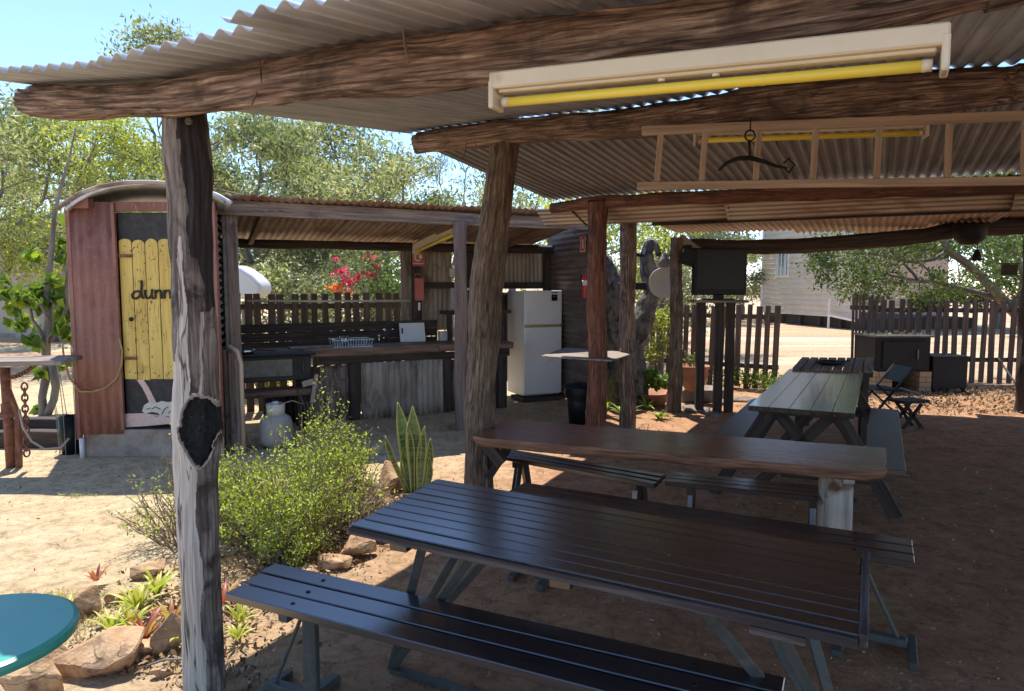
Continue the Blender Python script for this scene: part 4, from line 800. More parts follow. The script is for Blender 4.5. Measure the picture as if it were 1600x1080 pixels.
mb=MB(); mb.lathe([(0,0),(.02,0),(.016,.035),(0,.035)],K(3.28,1.0,ctop+.165),12); mb.build('cap',M['whiteplastic'],bt,smooth=True)
mw=thing('microwave','white framed microwave oven on the shelf behind the leaning post','microwave',tuple(K(3.17,1.45,1.26)))
mb=MB(); mb.box(K(3.17,1.45,1.415),(.60,.34,.30),rot=KM); mb.build('cabinet',M['white'],mw,bevel=.008)
mb=MB(); mb.box(K(3.11,1.275,1.418),(.42,.014,.235),rot=KM); mb.build('door_glass',M['blackgloss'],mw,bevel=.004)
mb=MB(); mb.box(K(3.40,1.275,1.418),(.11,.012,.24),rot=KM); mb.build('control_panel',M['whiteplastic'],mw,bevel=.003)
fr=thing('refrigerator','white two door refrigerator against the dark iron wall','refrigerator',tuple(K(4.0,1.2)))
u0,u1,nf=3.74,4.32,1.10; uc=(u0+u1)/2
mb=MB(); mb.box(K(uc,nf+.30,.80),(u1-u0-.006,.52,1.44),rot=KM); mb.build('cabinet',M['white'],fr,bevel=.012,seg=2)
mb=MB(); mb.box(K(uc,nf+.015,.565),(u1-u0,.05,.93),rot=KM); mb.build('lower_door',M['white'],fr,bevel=.012,seg=3)
mb=MB(); mb.box(K(uc,nf+.015,1.295),(u1-u0,.05,.47),rot=KM); mb.build('freezer_door',M['white'],fr,bevel=.012,seg=3)
for z in(1.045,): mb=MB(); mb.box(K(uc,nf-.012,z),(u1-u0-.01,.012,.022),rot=KM); mb.build('trim_strip',M['gold'],fr)
mb=MB(); mb.box(K(4.20,nf-.0115,1.43),(.09,.004,.085),rot=KM); mb.box(K(4.20,nf-.0135,1.44),(.07,.002,.03),rot=KM); mb.build('sticker',M['plasticblack'],fr)
mb=MB(); mb.box(K(4.20,nf-.015,1.445),(.05,.002,.014),rot=KM); mb.box(K(4.20,nf-.0115,1.50),(.09,.004,.014),rot=KM); mb.build('brand_strip',M['steel'],fr)
for z_ in(.86,1.16): mb=MB(); mb.box(K(u0+.045,nf-.028,z_),(.022,.022,.20),rot=KM); mb.build('handle',M['whiteplastic'],fr,bevel=.005)
for u in(u0+.05,u1-.05): mb=MB(); mb.lathe([(0,0),(.02,0),(.02,.09),(0,.09)],K(u,nf+.08,0),10); mb.build('foot',M['black'],fr)
mb=MB(); mb.box(K(uc,nf+.15,.04),(.66,.4,.05),rot=KM); tag(mb.build('pallet',M['darkwood'],bevel=.004),'low dark timber pallet under the refrigerator','pallet')
# red signs, extinguisher
def sign(c,w,h,rot,label,kind):
    t=thing('safety_sign',label,'sign',tuple(c)); n=rot@Vector((0,-1,0)); x=rot@Vector((1,0,0)); Z=Vector((0,0,1))
    mb=MB(); mb.box(c,(w,.006,h),rot=rot); mb.build('plate',M['red'] if kind=='ext' else M['fadedred'],t,bevel=.002)
    f=c+n*.0045
    if kind=='ext':
        mb=MB(); mb.box(f,(w*.22,.003,h*.52),rot=rot); mb.box(f+Z*h*.30,(w*.1,.003,h*.08),rot=rot); mb.box(f-x*w*.16+Z*h*.22,(w*.14,.003,h*.05),rot=rot); mb.build('extinguisher_symbol',M['whitesign'],t)
        mb=MB(); mb.box(f-Z*h*.43,(w*.8,.003,h*.05),rot=rot); 
        for s in(-1,1): mb.box(f+x*s*w*.45,(w*.05,.003,h*.95),rot=rot)
        mb.build('border',M['whitesign'],t)
    else:
        mb=MB(); ring=[f+x*math.cos(a)*w*.26-x*w*.04+Z*(math.sin(a)*h*.24+h*.08) for a in [i*math.pi/9+.5 for i in range(15)]]; mb.tube(ring,w*.055,5); mb.box(f+x*w*.16+Z*h*.1,(w*.24,.004,h*.2),rot=rot); mb.build('hose_symbol',M['whitesign'],t)
        mb=MB(); mb.box(f-Z*h*.34,(w*.9,.003,h*.04),rot=rot); mb.build('border',M['whitesign'],t)
    return t
sn=K(2.28,1.66,0); yq=sn.y-.0
c=D(654,404,yq); sign(c,.17,.20,KM,'faded red square safety sign with a white hose symbol on the hut end board','hose')
fb=thing('fire_blanket_case','faded red fire blanket case hanging below the red hose sign','case',tuple(D(655,450,yq)))
mb=MB(); mb.box(D(655,452,yq),(.125,.045,.30),rot=KM); mb.build('case_body',M['fadedred'],fb,bevel=.006)
mb=MB(); mb.bar(D(655,473,yq),D(655,485,yq),.03,.006,up=(0,1,0)); mb.build('pull_tab',M['whitesign'],fb)
mb=MB(); cc=D(653,431,yq); mb.tube([cc+U*math.cos(a)*.035+Vector((0,0,math.sin(a)*.03)) for a in [i*.5 for i in range(8)]],.006,5); mb.build('hook',M['fadedred'],fb)
dvx=Vector((dv.x,dv.y,0)); SM=Matrix((dvx,Vector((-dvx.y,dvx.x,0)),Vector((0,0,1)))).transposed()
nrm=SM@Vector((0,-1,0)); 
tt=lambda px,off: next((sw0+dv*(s/400*Ls)+nrm*off) for s in range(401) if 800+F*(sw0+dv*(s/400*Ls)+nrm*off).x/(sw0+dv*(s/400*Ls)+nrm*off).y>=px)
q=tt(911,.03); sign(D(911,382,q.y),.16,.21,SM,'red upright fire extinguisher sign on the dark iron wall','ext')
ex=thing('fire_extinguisher','small red fire extinguisher hanging on the dark iron wall','fire extinguisher',tuple(D(914,445,q.y)))
c=D(915,466,tt(915,.08).y); mb=MB(); mb.lathe([(0,0),(.042,0),(.046,.012),(.046,.26),(.03,.30),(.016,.315),(0,.315)],c,18); mb.build('cylinder',M['red'],ex,smooth=True)
mb=MB(); mb.lathe([(.0472,.16),(.0472,.23)],c,18); mb.build('label_band',M['whitesign'],ex,smooth=True)
mb=MB(); mb.tube([c+Vector((0,0,.31)),c+Vector((0,0,.36))],.013,8); mb.bar(c+Vector((-.03,0,.37)),c+Vector((.05,0,.385)),.02,.012); mb.build('valve',M['steel'],ex); mb=MB(); mb.tube([c+Vector((-.02,0,.34)),c+Vector((-.06,-.01,.30)),c+Vector((-.055,-.02,.15))],.009,6); mb.build('hose',M['black'],ex)
# gas bottle
gb=thing('gas_bottle','grey gas cylinder with white collar in front of the kitchen hut','gas bottle',(-2.33,6.84,0))
c=Vector((-2.33,6.86,0)); mb=MB(); mb.lathe([(0,.02),(.11,.02),(.15,.06),(.158,.1),(.158,.24),(.14,.30),(.09,.335),(.03,.345),(0,.345)],c,28); mb.build('cylinder',M['bluegas'],gb,smooth=True)
mb=MB(); mb.lathe([(.085,.33),(.09,.44),(.082,.44),(.078,.33)],c,20); mb.build('collar',M['offwhite'],gb,smooth=True)
mb=MB(); mb.lathe([(0,.34),(.025,.34),(.02,.40),(.03,.42),(.03,.46),(0,.465)],c,12); mb.build('valve',M['offwhite'],gb,smooth=True)
mb=MB(); mb.lathe([(.0,0),(.12,0),(.12,.03),(.1,.05),(0,.05)],c,24); mb.build('foot_ring',M['steel'],gb)
mb=MB(); mb.tube([c+Vector((.03,0,.43)),c+Vector((.15,.05,.46)),c+Vector((.22,.2,.40)),K(.65,.55,.48)],.007,6); tag(mb.build('gas_hose',M['twig'],smooth=True),'thin grey gas hose from the cylinder up to the barbecue','hose')
# short dangling timber by the shelf
mb=MB(); mb.board(K(.80,.42,.30),K(.86,.44,.62),.04,.02,up=V,seg=4); mb.board(K(.70,.40,.52),K(.82,.40,.55),.02,.06,up=(0,0,1),seg=2); tag(mb.build('timber_offcut',M['palewood']),'pale timber offcut hanging at the right end of the barbecue shelf','timber offcut')
mb=MB()
for i in range(7): mb.tube([K(.74+RND.uniform(-.05,.06),.44,.32),K(.74+RND.uniform(-.08,.08),.42,.02)],.007,5)
tag(mb.build('bark_bundle',M['tanbark']),'bundle of stringy bark sticks under the barbecue shelf','bark bundle')
# wing panel leaning by left post
wp=thing('leaning_boards','rounded top timber panel leaning beside the outhouse and the hut post','panel',tuple(G(364,700)))
a,b=D(349,693,6.75),D(381,697,6.60)
mb=MB()
for i in range(4):
    p=a.lerp(b,(i+.5)/4); p.z=0; h=.99-.05*abs(i-1.2); mb.board(p,p+Vector((-.05,.12,h)),(b-a).length/4+.004,.025,up=(.1,1,0),seg=6,edge=.002,seed=i)
mb.build('boards',M['greywood'],wp,bevel=.003)
mb=MB(); p=Vector((b.x,b.y,0)); mb.tube([p,p+Vector((-.04,.10,.85)),p+Vector((-.08,.12,.97)),p+Vector((-.16,.12,1.02))],.022,8); mb.build('round_edge',M['tiniron'],wp,smooth=True)
# ================================================================ OUTHOUSE
OY=6.45; 
oh=thing('outhouse','narrow maroon outhouse with a yellow plank door and a curved iron roof','outhouse',(-3.4,OY+.5,0))
def OX(px,py=500): return D(px,py,OY).x
sdv=Vector((-.43,.90,0)); sdv.normalize()
xl,xr=D(117,500,OY).x,D(344,500,OY).x; xd0=D(184,480,OY).x; xd1=D(332,480,OY).x
def zo(py): return D(200,py,OY).z
ztop=zo(316)
bx0=D(131,690,OY).x; mb=MB(); bs=[Vector((bx0,OY,0)),Vector((xr,OY,0)),Vector((xr,OY,0))+sdv*1.05,Vector((bx0,OY,0))+sdv*1.05]; bs=bs+[p+Vector((0,0,.265)) for p in bs]; mb.add(bs,[(0,3,2,1),(4,5,6,7),(0,1,5,4),(1,2,6,5),(2,3,7,6),(3,0,4,7)],list(bs)); mb.build('concrete_base',M['concrete'],oh,bevel=.015,seg=2)
mb=MB(); mb.corr((xd0+.0,OY-.02,zo(678)),(0,0,1),(-1,0,0),ztop-zo(678),xd0-xl+.01,pitch=.085,amp=.007,segs=3,ph=.02); mb.build('front_panel',M['maroon'],oh,solid=.003,smooth=True)
mb=MB(); mb.corr((xl,OY-.01,zo(685)),(0,0,1),sdv,ztop-zo(685),1.05,pitch=.085,amp=.008,segs=2); mb.build('side_wall',M['maroon'],oh,solid=.003,smooth=True)
mb=MB(); mb.corr((xr,OY-.01,.2),(0,0,1),sdv,ztop-.2,1.05,pitch=.085,amp=.008,segs=2); mb.build('side_wall',M['maroon'],oh,solid=.003,smooth=True)
mb=MB(); mb.corr((xr+sdv.x*1.05,OY+sdv.y*1.05,.2),(0,0,1),(-1,0,0),ztop-.2,xr-xl,pitch=.085,amp=.008,segs=2); mb.build('back_wall',M['maroon'],oh,solid=.003,smooth=True)
mb=MB(); mb.bar((xl-.004,OY-.012,zo(686)),(xl-.004,OY-.012,ztop),.04,.035,up=(0,1,0)); mb.build('corner_trim',M['maroon'],oh,bevel=.003)
mb=MB(); mb.box(((xd0+xr)/2,OY,zo(323)),(xr-xd0,.03,.085)); mb.build('lintel',M['maroon'],oh,bevel=.003)
mb=MB(); mb.box(((xd1+xr)/2+.0,OY-.01,(ztop+.2)/2),(xr-xd1,.05,ztop-.2)); mb.build('jamb',M['maroon'],oh,bevel=.003)
mb=MB(); mb.box((xd0+.012,OY-.025,(ztop+.26)/2),(.03,.03,ztop-.28)); mb.build('jamb',M['maroon'],oh,bevel=.003)
# door: black boards top and bottom, yellow planks between
dw=xd1-xd0-.03; dx0=xd0+.025; z0,zy0,zy1,z1=zo(664),zo(593),zo(373),zo(331)
dr_=MB(); dr_.box((dx0+dw/2,OY+.035,(z0+z1)/2),(dw,.03,z1-z0-.01)); door=dr_.build('door',M['blackpaint'],oh,bevel=.004)
np_=7; pw=dw/np_*1.0
for i in range(np_):
    xx=dx0+dw*(i+.5)/np_; w_=dw/np_-.006; hh=(zy1-zy0); ar=.030+.012*((i*7)%3); 
    pts=[(-w_/2,0),(w_/2,0),(w_/2,hh-ar)]+[(math.cos(a)*w_/2,hh-ar+math.sin(a)*ar) for a in(.5,1.0,1.57,2.1,2.6)]+[(-w_/2,hh-ar)]
    mb=MB(); mb.prism(pts,(xx,OY+.012+.002*(i%2),zy0+RND.uniform(-.008,.004)),(1,0,0),(0,0,1),-.014); mb.build('door_plank',M['yellow'],door,bevel=.003)
# hand painted word: dunny
mb=MB(); lw=.0105; s=.0058 # metres per pixel at the door
ox,oz=D(205,467,OY).x,D(205,467,OY).z
def stroke(pts): mb.tube([Vector((ox+x*s,OY+.008-.004,oz+z*s)) for x,z in pts],lw,6)
stroke([(15,9),(11,12),(5,11),(1,6),(2,1),(7,0),(12,3),(15,8)]); stroke([(17,29),(16.5,18),(15.5,8),(17,2),(20,1)])
stroke([(22,14),(21.5,6),(23.5,1),(28,1),(32,6)]); stroke([(33,15),(32,6),(33,1),(35,0)])
stroke([(38,14),(38,0)]); stroke([(38,8),(42,13),(46,13),(47.5,8),(47.5,0)])
stroke([(52,14),(52,0)]); stroke([(52,8),(56,13),(60,13),(61.5,8),(61.5,0)])
stroke([(66,14),(67,6),(70,2),(74,5),(76,14)]); stroke([(76,14),(75,-4),(71,-10),(66,-8)])
mb.build('lettering',M['linepaint'],door)
mb=MB(); mb.lathe([(0,0),(.018,0),(.02,.008),(.012,.016),(0,.018)],Vector((D(205,499,OY).x,OY+.004,zo(499))),14,axis=Matrix.Rotation(R(90),3,'X')); mb.build('knob',M['black'],door)
for z_ in(zo(400),zo(560)): mb=MB(); mb.box((dx0+.06,OY-.004,z_),(.14,.006,.028)); mb.build('hinge',M['rust'],door,bevel=.002)
for i in range(6):
    for z_ in(zo(386),zo(582)): mb=MB(); mb.lathe([(0,0),(.006,0),(.004,.003),(0,.004)],Vector((dx0+dw*(i+.5)/np_+RND.uniform(-.01,.01),OY-.003,z_+RND.uniform(-.01,.01))),7,axis=Matrix.Rotation(R(90),3,'X')); mb.build('nail',M['black'],door)
# painted legs and trousers at the foot of the door
def blob(name,px,mt,y=OY+.017):
    mb=MB(); pts=[(D(a,b,OY).x,D(a,b,OY).z) for a,b in px]; 
    ar=sum(pts[i][0]*pts[(i+1)%len(pts)][1]-pts[(i+1)%len(pts)][0]*pts[i][1] for i in range(len(pts)))
    if ar<0: pts=pts[::-1]
    mb.prism([(p[0],p[1]) for p in pts],(0,y,0),(1,0,0),(0,0,1),-.006 if 0 else .0); mb=MB()
    mb.v=[];mb.f=[];mb.g=[];mb.m=[]; n=len(pts); vs=[Vector((p[0],y-.003,p[1])) for p in pts]+[Vector((p[0],y+.003,p[1])) for p in pts]
    mb.add(vs,[tuple(range(n)),tuple(range(n,2*n))[::-1]]+[(i,n+i,n+(i+1)%n,(i+1)%n) for i in range(n)],[v for v in vs]); return mb.build(name,M[mt],door)
blob('painted_leg',[(212,594),(223,594),(231,606),(238,620),(243,630),(233,632),(228,620),(221,606)],'skin')
blob('painted_leg',[(284,594),(296,594),(298,610),(300,628),(290,629),(286,612)],'skin')
blob('painted_trousers',[(224,634),(231,629),(240,631),(252,627),(262,629),(275,626),(290,630),(296,640),(290,652),(268,655),(262,650),(252,654),(246,646),(236,644),(226,647),(221,643)],'offwhite',OY+.014)
blob('painted_floor',[(194,647),(222,646),(240,648),(262,652),(300,654),(318,656),(318,662),(260,663),(230,666),(196,668)],'skin',OY+.010)
mb=MB(); 
for pts in([(236,640),(242,636),(250,640)],[(252,648),(256,640),(262,636)],[(262,646),(270,640),(280,642)],[(240,650),(246,652)],[(228,640),(234,638)]): mb.tube([Vector((D(a,b,OY).x,OY+.009,D(a,b,OY).z)) for a,b in pts],.004,5)
mb.build('painted_outline',M['linepaint'],door)
# faint chalky strokes on the top black board
# curved roof
arc=[]; 
for px,py in((92,326),(110,312),(132,300),(160,291),(190,286),(225,284),(262,286),(300,293),(330,303),(352,316)): p=D(px,py,OY-.12); arc.append(p)
mb=MB(); vs=[];fs=[];gs=[]; nA=40; ys=[OY-.14,OY-.13]+[OY-.13+.1*i for i in range(1,14)]
def arcp(t):
    f=t*(len(arc)-1); i=min(int(f),len(arc)-2); u=f-i; return arc[i].lerp(arc[i+1],u)
for i in range(nA+1):
    p=arcp(i/nA)
    for y in ys: vs.append(Vector((p.x+(y-OY)*sdv.x/sdv.y,y,p.z-.01))); gs.append(Vector((y,i*.03,0)))
m_=len(ys)
for i in range(nA):
    for k in range(m_-1): a=i*m_+k; fs.append((a,a+m_,a+m_+1,a+1)[::-1])
mb.add(vs,fs,gs); mb.build('curved_roof',M['zinc'],oh,solid=.028,smooth=True)
mb=MB(); mb.tube([arcp(i/24)+Vector((0,-.02,-.004)) for i in range(25)],.019,8); mb.build('roof_rim',M['panelgrey'],oh,smooth=True)
mb=MB(); mb.box((D(124,320,OY).x+.06,OY-.05,zo(319)),(.15,.09,.09)); mb.build('roof_block',M['maroon'],oh,bevel=.004)
mb=MB(); mb.tube([(D(131,690,OY).x,OY-.03,zo(684)),(D(131,690,OY).x,OY-.03,.0)],.022,10); mb.build('drain_pipe',M['whiteplastic'],oh,smooth=True)
# hose on the wall
mb=MB(); pts=[(186,528),(191,548),(190,570),(182,592),(165,606),(145,612),(125,612),(108,590),(100,560),(97,537)]; mb.tube([D(a,b,OY-.06+.03*(i%2)) for i,(a,b) in enumerate(pts)],.009,7); mb.build
tag(mb.build('garden_hose',M['rope'],smooth=True),'yellow hose looped from the outhouse door across its maroon panel','hose')
# ================================================================ LEFT YARD ITEMS
wt=thing('workbench','weathered plank bench top on a rusty iron stand at the left edge','workbench',tuple(G(20,715)))
for i in range(3):
    a=G(-100,568,.965);b=G(103,566,.965); a.y+=.165*i; b.y+=.165*i; b.x-=.05*i; mb=MB(); mb.board(a,b,.160,.04,seg=10,edge=.005,wob=.004,seed=i); mb.build('plank',M['greywood'],wt,bevel=.004)
for px,Y in((8,6.1),(-60,6.3)):
    mb=MB(); p=D(px,575,Y); mb.tube([p,Vector((p.x,Y,.0))],.04,10); mb.build('stand_leg',M['rust'],wt,smooth=True)
    mb=MB(); mb.lathe([(0,0),(.07,0),(.07,.03),(.05,.05),(.05,.12),(0,.12)],(p.x,Y,.45),12); mb.build('collar',M['rust'],wt)
mb=MB(); p=D(22,600,6.1); mb.tube([p+Vector((-.08,0,.02)),Vector((p.x+.02,6.1,.45)),Vector((p.x+.0,6.1,.0))],.028,8); mb.build('stand_leg',M['rust'],wt)
def chain(p0,p1,sag,n,label,s=.030):
    mb=MB(); P=[]
    for i in range(n+1):
        t=i/n; q=Vector(p0).lerp(Vector(p1),t); q.z-=sag*4*t*(1-t); P.append(q)
    for i in range(n):
        c=(P[i]+P[i+1])/2; x=(P[i+1]-P[i]).normalized(); y=x.orthogonal().normalized(); z=x.cross(y)
        if i%2: y=z
        L=(P[i+1]-P[i]).length*.72
        mb.tube([c+x*L*math.cos(a)+y*s*.62*math.sin(a) for a in [j*math.pi/5 for j in range(10)]],s*.22,6,closed=True)
    return tag(mb.build('chain',M['rust'],smooth=True),label,'chain',group='rusty chains on the iron stand')
chain(D(14,590,6.0),D(58,566,6.05),.03,9,'rusty chain looped under the bench top at the left edge')
chain(D(38,600,6.0),D(42,712,6.0),.0,13,'rusty chain hanging straight down beside the iron stand',.036)
mb=MB(); mb.tube([D(30,640,5.95),D(36,668,5.9),D(50,690,5.85),D(70,702,5.8),D(95,700,5.85),D(108,685,5.9)],.010,6); tag(mb.build('rope_loop',M['palewood'],smooth=True),'pale rope trailing on the ground by the iron stand','rope')
bk_=thing('wire_basket','dark bucket with tall thin wire rods beside the outhouse','bucket',tuple(G(112,708)))
c=G(113,708); mb=MB(); mb.lathe([(0,0),(.085,0),(.105,.36),(.098,.36),(.078,.01),(0,.01)],c,18); mb.build('bucket',M['plasticblack'],bk_,smooth=True)
M['wire']=surf('green_grey_wire',[(.14,.20,.16),(.22,.28,.22)],(1,1,1),9,rough=.6,bmp=0)
mb=MB()
for i in range(8): a=i*.8; mb.tube([c+Vector((math.cos(a)*.1,math.sin(a)*.1-.01,.0)),c+Vector((math.cos(a)*.12,math.sin(a)*.12,.38)),c+Vector((math.cos(a)*.15-.03,math.sin(a)*.12,.95+RND.uniform(-.15,.1)))],.0035,4)
mb.build('wire_rods',M['wire'],bk_)
tr=thing('sleeper_edging','low dark timber edging behind the chains left of the outhouse','edging',tuple(G(70,690)))
for i,(y0,h) in enumerate(((6.9,.16),(7.15,.24))):
    a=D(28,690,y0);b=D(112,690,y0); mb=MB(); mb.board(Vector((a.x-.8,y0,h/2)),Vector((b.x,y0,h/2)),.14,h,seg=8,edge=.01,wob=.01,seed=i); mb.build('sleeper',M['darkwood'],tr,bevel=.006)
# ================================================================ FENCES
def picketfence(label,p0,p1,n,z0,z1,w,rails,mat='picket',lean=0,th=.02,skip=(),jit=.02,lg=None):
    t=thing('picket_fence',label,'fence',tuple((Vector(p0)+Vector(p1))/2)); d=(Vector(p1)-Vector(p0)); ax=d.normalized(); nn=Vector((-ax.y,ax.x,0))
    for i in range(n):
        if i in skip: continue
        p=Vector(p0)+d*(i/(n-1)); h=z1+RND.uniform(-jit,jit); ln=lean+RND.uniform(-.02,.02)
        mb=MB(); mb.board(Vector((p.x,p.y,z0+RND.uniform(-.02,.02))),Vector((p.x,p.y,0))+ax*ln*h+Vector((0,0,h)),w*RND.uniform(.9,1.1),th,up=nn,seg=5,edge=.003,wob=.004,seed=i*1.7); mb.build('picket',M[mat],t,bevel=.003)
    for z in rails: mb=MB(); mb.board(Vector((p0[0],p0[1],z))+nn*.04-ax*.05,Vector((p1[0],p1[1],z))+nn*.04+ax*.05,.035,.07,up=(0,0,1),seg=8); mb.build('rail',M[mat],t)
    return t
kf0=K(-.55,1.95);kf1=K(2.5,1.95)
picketfence('dark picket fence seen through the kitchen hut opening',kf0,kf1,23,0,1.50,.085,(1.33,.5),jit=.015)
picketfence('dark picket fence left of the gap, behind the clay pot and television',(1.75,12.1,0),(4.0,10.66,0),20,.02,1.29,.082,(1.12,.35),lean=.02)
picketfence('dark picket fence right of the gap, behind the heater and under the tree',(5.85,11.4,0),(8.15,11.25,0),17,.02,1.37,.085,(1.2,.4),lean=0)
picketfence('narrow slat fence panel at the right side of the gap',(5.42,11.15,0),(5.82,11.1,0),9,.0,1.45,.036,(1.25,.3),jit=.03)
picketfence('dark picket fence continuing beyond the right edge post',(8.35,11.2,0),(10.8,10.7,0),17,.02,1.36,.085,(1.2,.4))
# ================================================================ RIGHT AREA ITEMS
tv=thing('television','black flat television facing the tables under the back beam','television',(2.9,8.85,1.4))
y=8.75; x0_,x1_=D(1081,420,y),D(1167,420,y); ztp,zbt=D(1120,388,y).z,D(1120,461,y).z; cx=(x0_.x+x1_.x)/2; W=x1_.x-x0_.x
Rz=Matrix.Rotation(R(7),3,'Z')
mb=MB(); mb.box((cx,y,(ztp+zbt)/2),(W,.09,ztp-zbt),rot=Rz); mb.build('casing',M['plasticblack'],tv,bevel=.012,seg=2)
mb=MB(); mb.box(Vector((cx,y,(ztp+zbt)/2+.02))+Rz@Vector((0,-.046,0)),(W-.07,.008,ztp-zbt-.11),rot=Rz); mb.build('screen',M['blackgloss'],tv)
mb=MB(); mb.bar((cx,y+.02,zbt),(cx,y+.02,zbt-.05),.12,.06,up=(0,1,0)); mb.box((cx,y+.02,zbt-.055),(.34,.2,.02)); mb.build('stand',M['plasticblack'],tv)
cbn=thing('timber_stand','tall dark timber stand that carries the television','stand',(2.85,8.9,0))
for dx in(-.17,.06,.2): mb=MB(); mb.board((cx+dx-.03,y+.05,0),(cx+dx-.03,y+.05,zbt-.09),.10,.08,up=(0,1,0),seg=8,edge=.008); mb.build('leg',M['darkwood'],cbn,bevel=.005)
mb=MB(); mb.board((cx-.32,y+.05,zbt-.078),(cx+.34,y+.05,zbt-.078),.34,.03,seg=5); mb.build('top_board',M['greywood'],cbn,bevel=.003)
sp=thing('loudspeaker','black loudspeaker fixed on the thin forked post beside the television','loudspeaker',tuple(D(1076,402,8.75)))
mb=MB(); mb.box(D(1076,402,8.72),(.15,.13,.20),rot=Matrix.Rotation(R(20),3,'Y')); mb.build('case',M['black'],sp,bevel=.01); mb=MB(); mb.box(D(1068,386,8.85),(.2,.04,.05)); mb.build('bracket',M['black'],sp)
mb=MB(); mb.board(D(1062,372,8.85),D(1096,396,8.9),.06,.10,seg=4); tag(mb.build('timber_block',M['greywood']),'grey timber block between the forked post and the television','block')
# round woven disc
ds=thing('woven_disc','round pale woven disc hanging left of the forked post','disc',tuple(D(1033,442,9.2)))
c=D(1036,442,9.25); mb=MB(); mb.lathe([(0,.0),(.10,.006),(.17,.02),(.195,.035),(.20,.045),(.19,.05),(.15,.04),(0,.02)],c,36,axis=Matrix.Rotation(R(90),3,'X')@Matrix.Identity(3)); mb.build('disc_face',M['wicker'],ds,smooth=True)
mb=MB(); mb.tube([c+Vector((0,-.01,.19)),c+Vector((-.01,.0,.30)),c+Vector((.03,.0,.62))],.004,5); mb.build('cord',M['twig'],ds)
mk=thing('stone_bird','small grey carved figure on top of the woven disc','figure',tuple(c+Vector((.02,0,.2))))
mb=MB(); mb.lathe([(0,0),(.07,.01),(.085,.06),(.06,.13),(.035,.16),(.03,.19),(.015,.21),(0,.215)],c+Vector((.02,.02,.19)),14); mb.build('figure_body',M['rockgrey'],mk,smooth=True); mb=MB(); mb.bar(c+Vector((.02,-.03,.36)),c+Vector((.09,-.03,.35)),.02,.02); mb.build('beak',M['rockgrey'],mk)
# board shelf between the posts
ts=thing('shelf_board','thin pale board fixed as a shelf across the reddish post','shelf',tuple(D(920,553,7.3)))
pts=[G(845,556,.88),G(884,543,.88),G(992,551,.88),G(955,563,.88)]
mb=MB(); vs=pts+[p-Vector((0,0,.014)) for p in pts]; mb.add(vs,[(3,2,1,0)[::-1],(4,5,6,7)[::-1],(0,1,5,4)[::-1],(1,2,6,5)[::-1],(2,3,7,6)[::-1],(3,0,4,7)[::-1]],[Vector((v.x,v.y,v.z)) for v in vs]); mb.build('board',M['greywood'],ts,bevel=.002)
mb=MB(); mb.bar(G(905,556,.86),G(931,556,.70),.03,.04,up=(0,1,0)); mb.build('bracket',M['darkwood'],ts)
# rubbish bin
bn=thing('rubbish_bin','black rubbish bin with a plastic liner beside the reddish post','bin',tuple(G(906,660)))
c=G(908,662); mb=MB(); mb.lathe([(0,0),(.14,0),(.18,.42),(.17,.42),(.13,.02),(0,.02)],c,20); mb.build('drum',M['plasticblack'],bn,smooth=True)
mb=MB(); 
vs=[];fs=[];gs=[]; prof=[(.184,.30),(.195,.36),(.20,.42),(.19,.46),(.15,.45),(.10,.47),(.03,.46)]
for j,(r,z) in enumerate(prof):
    for k in range(28): th=k/28*2*math.pi; q=r*(1+.10*noise.noise((math.cos(th)*3,math.sin(th)*3,j*.9))+.04*math.sin(th*9+j)); vs.append(c+Vector((q*math.cos(th),q*math.sin(th),z+.02*noise.noise((th*3,j,1))))); gs.append(vs[-1])
for j in range(len(prof)-1):
    for k in range(28): fs.append((j*28+k,j*28+(k+1)%28,(j+1)*28+(k+1)%28,(j+1)*28+k))
fs.append(tuple((len(prof)-1)*28+k for k in range(28))); mb.add(vs,fs,gs); mb.build('liner',M['plasticblack'],bn,smooth=True)
# pots, planters, stone steps
def leafypot(name,label,c,prof,mat,cat='plant pot'):
    t=thing(name,label,cat,tuple(c)); mb=MB(); mb.lathe(prof,c,36); mb.build('pot',M[mat],t,smooth=True); return t
c=G(1086,612,.17); c.y+=.1
t=leafypot('plant_pot','large round terracotta pot on the stone step left of the television stand',c,[(0,0),(.10,0),(.15,.08),(.19,.20),(.195,.30),(.215,.31),(.215,.345),(.19,.345),(.18,.28),(0,.27)],'terra')
mb=MB()
for i in range(7): a=RND.uniform(0,6.3); mb.tube([c+Vector((math.cos(a)*.04,math.sin(a)*.04,.27)),c+Vector((math.cos(a)*.07,math.sin(a)*.07,.38)),c+Vector((math.cos(a)*.11,math.sin(a)*.11,.44+RND.uniform(0,.06)))],[.012,.009,.005],5)
mb.build('stems',M['twig'],t); leafmesh('foliage',clump(c+Vector((0,0,.40)),.14,160),.045,M['leafdark'],t,.6)
for (a_,b_,z0,z1,y0,y1) in((1060,1170,0,.16,9.45,10.2),(1078,1160,.162,.2,9.7,10.15)):
    pass
stp=thing('stone_step','low grey stone block step under the terracotta pot','step',(2.75,9.9,0))
a=D(1066,620,9.55).x; b=D(1142,620,9.55).x
mb=MB(); mb.box(((a+b)/2,9.8,.085),(b-a,.5,.17)); mb.build('block',M['rockgrey'],stp,bevel=.02,seg=2)
a=D(1072,640,9.0).x; b=D(1110,640,9.0).x
